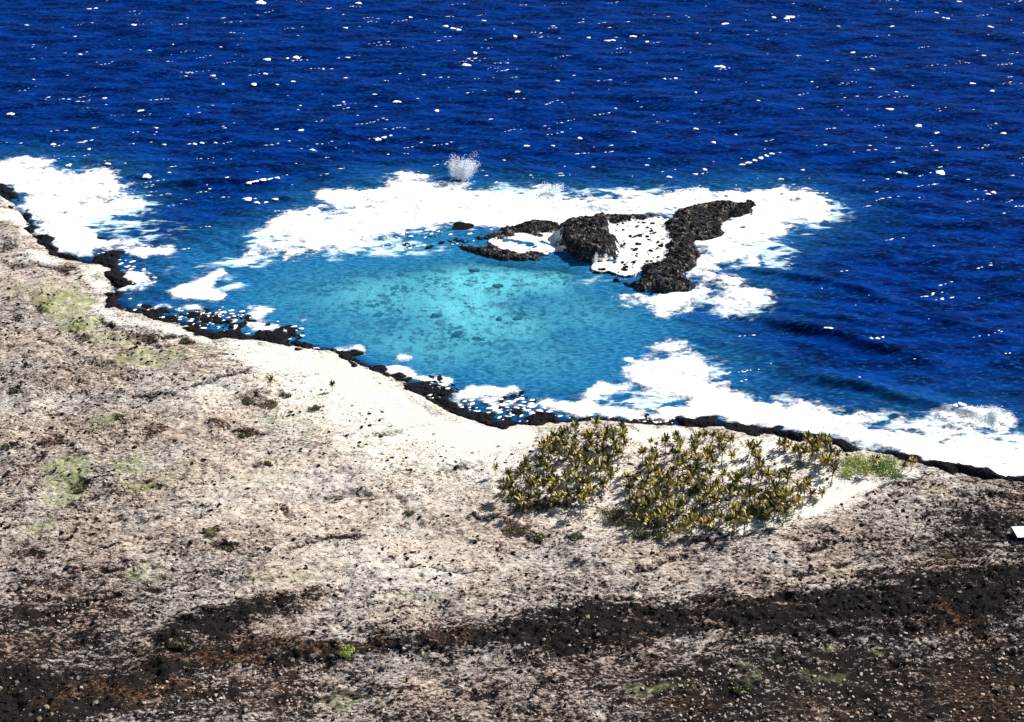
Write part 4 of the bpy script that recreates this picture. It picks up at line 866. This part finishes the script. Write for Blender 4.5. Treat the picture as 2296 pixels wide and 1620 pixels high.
fr_low = [frond_mesh('frond_low_%d' % k, 720 + k, 2.2, 0.4, 1.6, 0.55, M_LITFROND) for k in range(3)]
def trunk_mesh(name, seed, h):
    r = random.Random(seed); bm = bmesh.new(); rings = []; bx, by = r.uniform(-0.5, 0.5), r.uniform(-0.5, 0.5); n = 7
    for k in range(7):
        t = k / 6; cx, cy = bx * t * t * h * 0.22, by * t * t * h * 0.22; rad = 0.24 - 0.12 * t + (0.12 if k == 0 else 0)
        rings.append([bm.verts.new((cx + rad * math.cos(6.283 * j / n), cy + rad * math.sin(6.283 * j / n), -0.4 + t * (h + 0.4))) for j in range(n)])
    for a, b in zip(rings, rings[1:]):
        for j in range(n): bm.faces.new((a[j], a[(j + 1) % n], b[(j + 1) % n], b[j]))
    bm.faces.new(rings[-1]); me = bpy.data.meshes.new(name); bm.to_mesh(me); bm.free(); me.materials.append(M_TRUNK)
    me.polygons.foreach_set('use_smooth', [True] * len(me.polygons))
    return me, (bx * h * 0.22, by * h * 0.22)
HS = [1.0, 1.8, 2.8, 3.8, 5.0, 6.2, 7.2, 8.4, 9.6]
trunks = {h: [trunk_mesh('palm_trunk', int(h * 10) + k, h) for k in range(3)] for h in HS}
def palm(x, y, h, label, group, sc=1.0):
    h = min(HS, key=lambda a: abs(a - h)); tm, (tx, ty) = random.choice(trunks[h])
    g = zat(x, y)
    t = thing('coconut_palm', (x, y, g), label, 'palm tree', group, random.uniform(0, 6.28), sc)
    obj('trunk', tm, None, t)
    n = random.randint(17, 21); a0 = random.uniform(0, 6.28)
    for k in range(n):
        u = k / n; fm = random.choice(fr_up if u < 0.45 else fr_mid if u < 0.8 else fr_low)
        f = obj('frond', fm, None, t); f.location = (tx, ty, h); s = random.uniform(0.95, 1.4)
        f.rotation_euler = (random.uniform(-0.25, 0.25), random.uniform(-0.18, 0.25) - (0.15 if u < 0.2 else 0), a0 + k * 2.39996); f.scale = (s, s, s)
    return t
def at_crown(px, py, h):
    x, y = at(px, py, 1.2 + h); return x, y
grove = [([(1216, 985), (1262, 968), (1300, 955), (1400, 950), (1408, 992), (1385, 1020), (1365, 1050), (1378, 1085), (1340, 1095), (1300, 1118), (1180, 1130), (1118, 1105), (1135, 1068), (1180, 1030), (1215, 1005)], '%s coconut palm on the %s of the left clump of the grove', 'palms in the left clump of the grove', 104),
         ([(1440, 1010), (1490, 975), (1560, 968), (1640, 975), (1645, 1020), (1605, 1050), (1640, 1075), (1690, 1055), (1790, 1065), (1830, 1095), (1805, 1140), (1700, 1165), (1610, 1180), (1500, 1180), (1430, 1165), (1405, 1130), (1410, 1085), (1395, 1060), (1440, 1040)], '%s coconut palm on the %s of the large middle clump of the grove', 'palms in the middle clump of the grove', 156),
         ([(1672, 990), (1710, 990), (1712, 1040), (1700, 1056), (1676, 1040)], '%s coconut palm on the %s of the strip between bright sand patches', 'palms beside the bright sand', 8),
         ([(1735, 984), (1800, 975), (1868, 985), (1880, 1010), (1868, 1062), (1842, 1075), (1838, 1030), (1790, 1012), (1740, 1004)], '%s coconut palm on the %s of the right end clump near the black ledge', 'palms at the right end of the grove', 24)]
def inside(p, poly):
    c = False
    for k in range(len(poly)):
        (xa, ya), (xb, yb) = poly[k - 1], poly[k]
        if (ya > p[1]) != (yb > p[1]) and p[0] < (xb - xa) * (p[1] - ya) / (yb - ya) + xa: c = not c
    return c
placed = []; NPALM = 0
for poly, lab, grp, want in grove:
    xs = [p[0] for p in poly]; ys = [p[1] for p in poly]; got = 0; tries = 0
    while got < want and tries < 9000:
        tries += 1; p = (random.uniform(min(xs), max(xs)), random.uniform(min(ys), max(ys)))
        if not inside(p, poly): continue
        low = (p[1] - min(ys)) / (max(ys) - min(ys))
        h = random.choice([2.8, 3.8, 5.0, 5.0, 6.2, 6.2, 7.2, 8.4]) if random.random() > 0.3 * low else random.choice([1.0, 1.8, 2.8])
        x, y = at_crown(p[0], p[1] + 3, h)
        dmin = 2.2 if tries < 5000 else 1.7
        if any((x - a) ** 2 + (y - b) ** 2 < dmin * dmin for a, b in placed) or at_raster(LB2, x, y) < 0.8: continue
        placed.append((x, y)); palm(x, y, h, lab % ('tall' if h > 6 else 'short', ['seaward side', 'middle', 'near side'][min(2, int(low * 3))]), grp, random.uniform(0.82, 1.0)); got += 1
    NPALM += got
for px, py, h, sc, lab in [(1240, 980, 7.2, 0.85, 'tall coconut palm standing clear at the upper left of the grove on pale green ground'), (1112, 1045, 5.0, 0.75, 'lone coconut palm on pale ground just left of the grove'), (744, 862, 3.8, 0.7, 'lone small palm on the pale sand flat well left of the grove'),
                           (606, 852, 3.8, 0.75, 'lone palm beside dark clumps on the far left plain'), (1958, 1032, 6.2, 0.85, 'slender palm rising in front of the bright green shrubs right of the grove'), (2046, 1034, 5.0, 0.85, 'palm against the black ledge at the right end of the green shrubs'), (2026, 1042, 3.8, 0.7, 'short palm just left of the last palm by the black ledge'),
                           (1205, 1120, 1.8, 0.8, 'low young palm at the near foot of the left clump'), (1460, 985, 5.0, 0.6, 'small dark palm alone on pale sand between the two clumps'), (1472, 960 + 30, 3.8, 0.5, 'thin little palm beside the gap between the clumps'), (1845, 1105, 2.8, 0.8, 'low palm at the right near corner of the middle clump')]:
    x, y = at_crown(px, py, h); palm(x, y, h, lab, 'lone palms', sc)
# dark fallen fronds added to deepen shade under the palms
fb = []
for m in fr_low + fr_mid:
    V = np.empty(len(m.vertices) * 3, np.float32); m.vertices.foreach_get('co', V); V = V.reshape(-1, 3) * np.array([1, 1, 0.25]); F = np.array([tuple(p.vertices) for p in m.polygons], np.int32); fb.append((V, F))
pos = []
for a, b in placed:
    for _ in range(8):
        xx, yy = a + random.gauss(0, 2.2), b + random.gauss(0, 2.2); pos.append((xx, yy, zat(xx, yy) + random.uniform(0.25, 0.6)))
obj('fallen_fronds', scatter('fallen_fronds', fb, pos, [np.ones(3) * random.uniform(0.5, 0.9) for _ in pos], [random.uniform(0, 6.3) for _ in pos], False), M_LITTER, kind='stuff', label='dark fallen fronds added as shade on the ground under the palms')

# ================================================================== BUSHES
def bush(name, label, px, py, rx, ry, h, leafmat, n=700, cat='bush', leaf=0.32, group=None):
    """rx, ry half extents on the ground in metres"""
    x, y = at(px, py, 1.2); g = min(zat(x, y), zat(x - rx * 0.6, y), zat(x + rx * 0.6, y))
    t = thing(name, (x, y, g), label, cat, group)
    V, F = [], []; r = random.Random(int(px * 7 + py))
    lobes = [(r.uniform(-0.62, 0.62) * rx, r.uniform(-0.62, 0.62) * ry, r.uniform(0.30, 0.62) * h, r.uniform(0.30, 0.52)) for _ in range(max(5, int(rx * 2.2)))]
    for k in range(n):
        lx, ly, lz, lr = lobes[k % len(lobes)]
        d = Vector((r.gauss(0, 1), r.gauss(0, 1), r.gauss(0, 1))).normalized() * (r.random() ** 0.35)
        p = Vector((lx + d.x * lr * rx, ly + d.y * lr * ry, max(0.05, lz + d.z * lr * h * 0.9)))
        s = leaf * r.uniform(0.6, 1.4); nrm = (d + Vector((r.gauss(0, .5), r.gauss(0, .5), r.gauss(0.3, .5)))).normalized()
        u = nrm.orthogonal().normalized(); u.rotate(Matrix.Rotation(r.uniform(0, 6.28), 3, nrm)); w = nrm.cross(u)
        b = len(V); V += [tuple(p - u * s), tuple(p + w * s * 0.5), tuple(p + u * s), tuple(p - w * s * 0.5)]; F.append((b, b + 1, b + 2, b + 3))
    me = bpy.data.meshes.new('foliage'); me.from_pydata(V, [], F); obj('foliage', me, leafmat, t)
    bm = bmesh.new()
    for (lx, ly, lz, lr) in lobes:
        a = Vector((lx * 0.35, ly * 0.35, -0.2)); b = Vector((lx, ly, lz)); ra, rb = 0.09, 0.03
        A = [bm.verts.new(a + Vector((ra * math.cos(2.094 * j), ra * math.sin(2.094 * j), 0))) for j in range(3)]; B = [bm.verts.new(b + Vector((rb * math.cos(2.094 * j), rb * math.sin(2.094 * j), 0))) for j in range(3)]
        for j in range(3): bm.faces.new((A[j], A[(j + 1) % 3], B[(j + 1) % 3], B[j]))
    me = bpy.data.meshes.new('stem'); bm.to_mesh(me); bm.free(); obj('stem', me, M_TRUNK, t)
    return t
bush('round_bush', 'large round dark green bush at the near foot of the palm grove', 1440, 1172, 7.5, 7.5, 5.5, M_BUSH, 2600)
bush('round_bush', 'grey green spreading bush on open ground between the two palm clumps', 1378, 1160, 6.5, 7.0, 2.6, M_BUSHD, 1600)
bush('round_bush', 'dense dark bush at the lower right of the palm grove', 1700, 1158, 6.0, 6.5, 4.0, M_BUSH, 1900)
bush('low_shrub', 'low dark shrub just in front of the large round bush, left one', 1440, 1208, 4.0, 3.5, 1.8, M_BUSH, 700, 'shrub')
bush('low_shrub', 'low dark shrub just in front of the large round bush, right one', 1486, 1206, 4.6, 4.0, 2.2, M_BUSH, 800, 'shrub')
bush('green_shrub', 'bright green shrub mass right of the grove, left of the slender palm', 1918, 1052, 8.0, 9.0, 2.6, M_BUSHG, 2600, 'shrub')
bush('green_shrub', 'bright green shrub mass right of the slender palm', 1986, 1056, 7.5, 8.5, 2.6, M_BUSHG, 2400, 'shrub')
bush('green_shrub', 'lone bright green shrub on the edge of the dark lava flow', 778, 1474, 4.0, 3.4, 2.4, M_BUSHG, 1100, 'shrub')
bush('dry_shrub', 'reddish dry shrub patch below the left palm clump', 1160, 1190, 6.0, 4.0, 1.5, M_BUSHD, 900, 'shrub')
bush('low_shrub', 'dark shrub at the end of the reddish dry patch', 1205, 1207, 4.0, 3.0, 1.6, M_BUSH, 600, 'shrub')
bush('low_shrub', 'small dark shrub alone below the gap in the grove', 1296, 1210, 3.2, 2.6, 1.6, M_BUSH, 500, 'shrub')
bush('low_shrub', 'added dark low shrubs standing in for shade at the near edge of the left palm clump', 1190, 1140, 7.0, 3.5, 1.8, M_BUSH, 1100, 'shrub')  # added as the dark shade along the clump edge
for px, py, r_, lab in [(1150, 1118, 3.6, 'added dark foliage for shade at the left foot of the left palm clump'), (1240, 1132, 4.0, 'added dark foliage for shade under the middle of the left palm clump edge'), (1310, 1118, 3.2, 'added dark foliage for shade at the right foot of the left palm clump'), (1530, 1186, 4.2, 'added dark foliage for shade right of the large round bush'), (1590, 1182, 4.0, 'added dark foliage for shade along the near edge of the middle clump, second from the round bush'),
                        (1650, 1172, 4.0, 'added dark foliage for shade along the near edge of the middle clump, third from the round bush'), (1760, 1140, 3.6, 'added dark foliage for shade right of the dense dark bush'), (1420, 1140, 3.6, 'added dark foliage for shade above the large round bush'), (1640, 1100, 3.6, 'added dark foliage for shade in the heart of the middle palm clump'), (1560, 1110, 3.6, 'added dark foliage for shade left of the heart of the middle palm clump')]:
    bush('shade_foliage', lab, px, py, r_, r_, 1.7, M_BUSH, 520, 'shrub')  # leaf clumps added in place of the black shade at the grove foot
bush('dry_shrub', 'dry brown shrub mound at the left tip of the dark lava mound', 400, 1458, 4.5, 4.0, 2.0, M_BUSHD, 900, 'shrub')
for px, py, r_, lab in [(560, 902, 4.0, 'dark clump on the left plain, left of the pair below the lone palm'), (604, 912, 4.6, 'dark clump on the left plain, right of the pair below the lone palm'), (640, 890, 3.0, 'small dark clump right of the lone palm on the left plain'), (706, 917, 3.0, 'small dark clump on the pale sand flat'), (418, 765, 3.4, 'dark clump near the bend of the white beach at left'),
                        (478, 1203, 3.0, 'dark shrub, uppermost of a row of three on the left plain'), (500, 1222, 3.4, 'dark shrub, middle of a row of three on the left plain'), (520, 1231, 2.8, 'dark shrub, lowest of a row of three on the left plain'), (36, 876, 3.0, 'dark clump near the left edge level with the sand flat'), (270, 950, 3.0, 'dark shrub beside rusty ground on the left plain'),
                        (550, 978, 3.6, 'dark streak of shrub on rusty ground left of the sand flat'), (20, 1015, 3.0, 'dark shrub at the left edge of the plain'), (178, 1100, 4.0, 'green tinged dark shrub on the grassy left plain'), (1660, 1552, 4.4, 'dark hollow shrub in the foreground left of bottom right corner'), (1540, 1545, 4.0, 'brown dark shrub in the foreground near bottom centre right'), (600, 1041, 2.8, 'small dark shrub in the middle of the pale plain'),
                        (920, 1152, 2.6, 'dark scrub along the short curved crack on the pale plain'), (1300, 1268, 2.6, 'small dark shrub above the long wavy crack')]:
    bush('low_shrub', lab, px, py, r_, r_ * 0.8, 1.4, M_BUSHD if random.random() < 0.4 else M_BUSH, 420, 'shrub')

# ================================================================== LOG AND SHELTER
(xa, ya), (xb, yb) = at(430, 1380, 1.2), at(550, 1389, 1.2)
bm = bmesh.new(); rings = []
for k in range(9):
    t = k / 8; cx, cy = (xb - xa) * t, (yb - ya) * t + 0.3 * math.sin(t * 5); rad = 0.34 - 0.2 * t
    cz = zat(xa + cx, ya + cy) - zat(xa, ya) + 0.45
    rings.append([bm.verts.new((cx, cy + rad * math.cos(1.0472 * j), cz + rad * math.sin(1.0472 * j))) for j in range(6)])
for a, b in zip(rings, rings[1:]):
    for j in range(6): bm.faces.new((a[j], a[(j + 1) % 6], b[(j + 1) % 6], b[j]))
bm.faces.new(rings[0]); bm.faces.new(rings[-1])
me = bpy.data.meshes.new('fallen_log'); bm.to_mesh(me); bm.free()
lg = obj('fallen_log', me, M_LOG); lg.location = (xa, ya, zat(xa, ya)); tag(lg, 'long thin dark log lying on the plain left of the dark lava mound', 'log')

def box(name, mat, parent, c, s, bev=0.03):
    bm = bmesh.new(); bmesh.ops.create_cube(bm, size=1.0); bmesh.ops.scale(bm, vec=s, verts=bm.verts)
    bmesh.ops.bevel(bm, geom=bm.edges[:], offset=bev, segments=1, affect='EDGES')
    me = bpy.data.meshes.new(name); bm.to_mesh(me); bm.free(); o = obj(name, me, mat, parent); o.location = c; return o
x, y = at(2289, 1204, 1.2)
sh = thing('shelter', (x, y, zat(x, y)), 'small shelter with a white flat roof on dark lava at right edge', 'shelter', rz=0.06)
box('roof', M_ROOF, sh, (0, 0, 2.3), (5.6, 7.0, 0.14), 0.06)
box('back_wall', M_WALL, sh, (0, 3.0, 0.9), (4.8, 0.15, 2.6)); box('side_wall', M_WALL, sh, (-2.35, 0.3, 0.9), (0.15, 5.2, 2.6)); box('side_wall', M_WALL, sh, (2.35, 0.3, 0.9), (0.15, 5.2, 2.6))
for px_ in (-2.35, 2.35): box('post', M_WALL, sh, (px_, -3.0, 0.9), (0.18, 0.18, 2.6))
print('tris', sum(len(o.data.polygons) * 2 for o in bpy.data.objects if o.type == 'MESH' and o.data.users == 1))
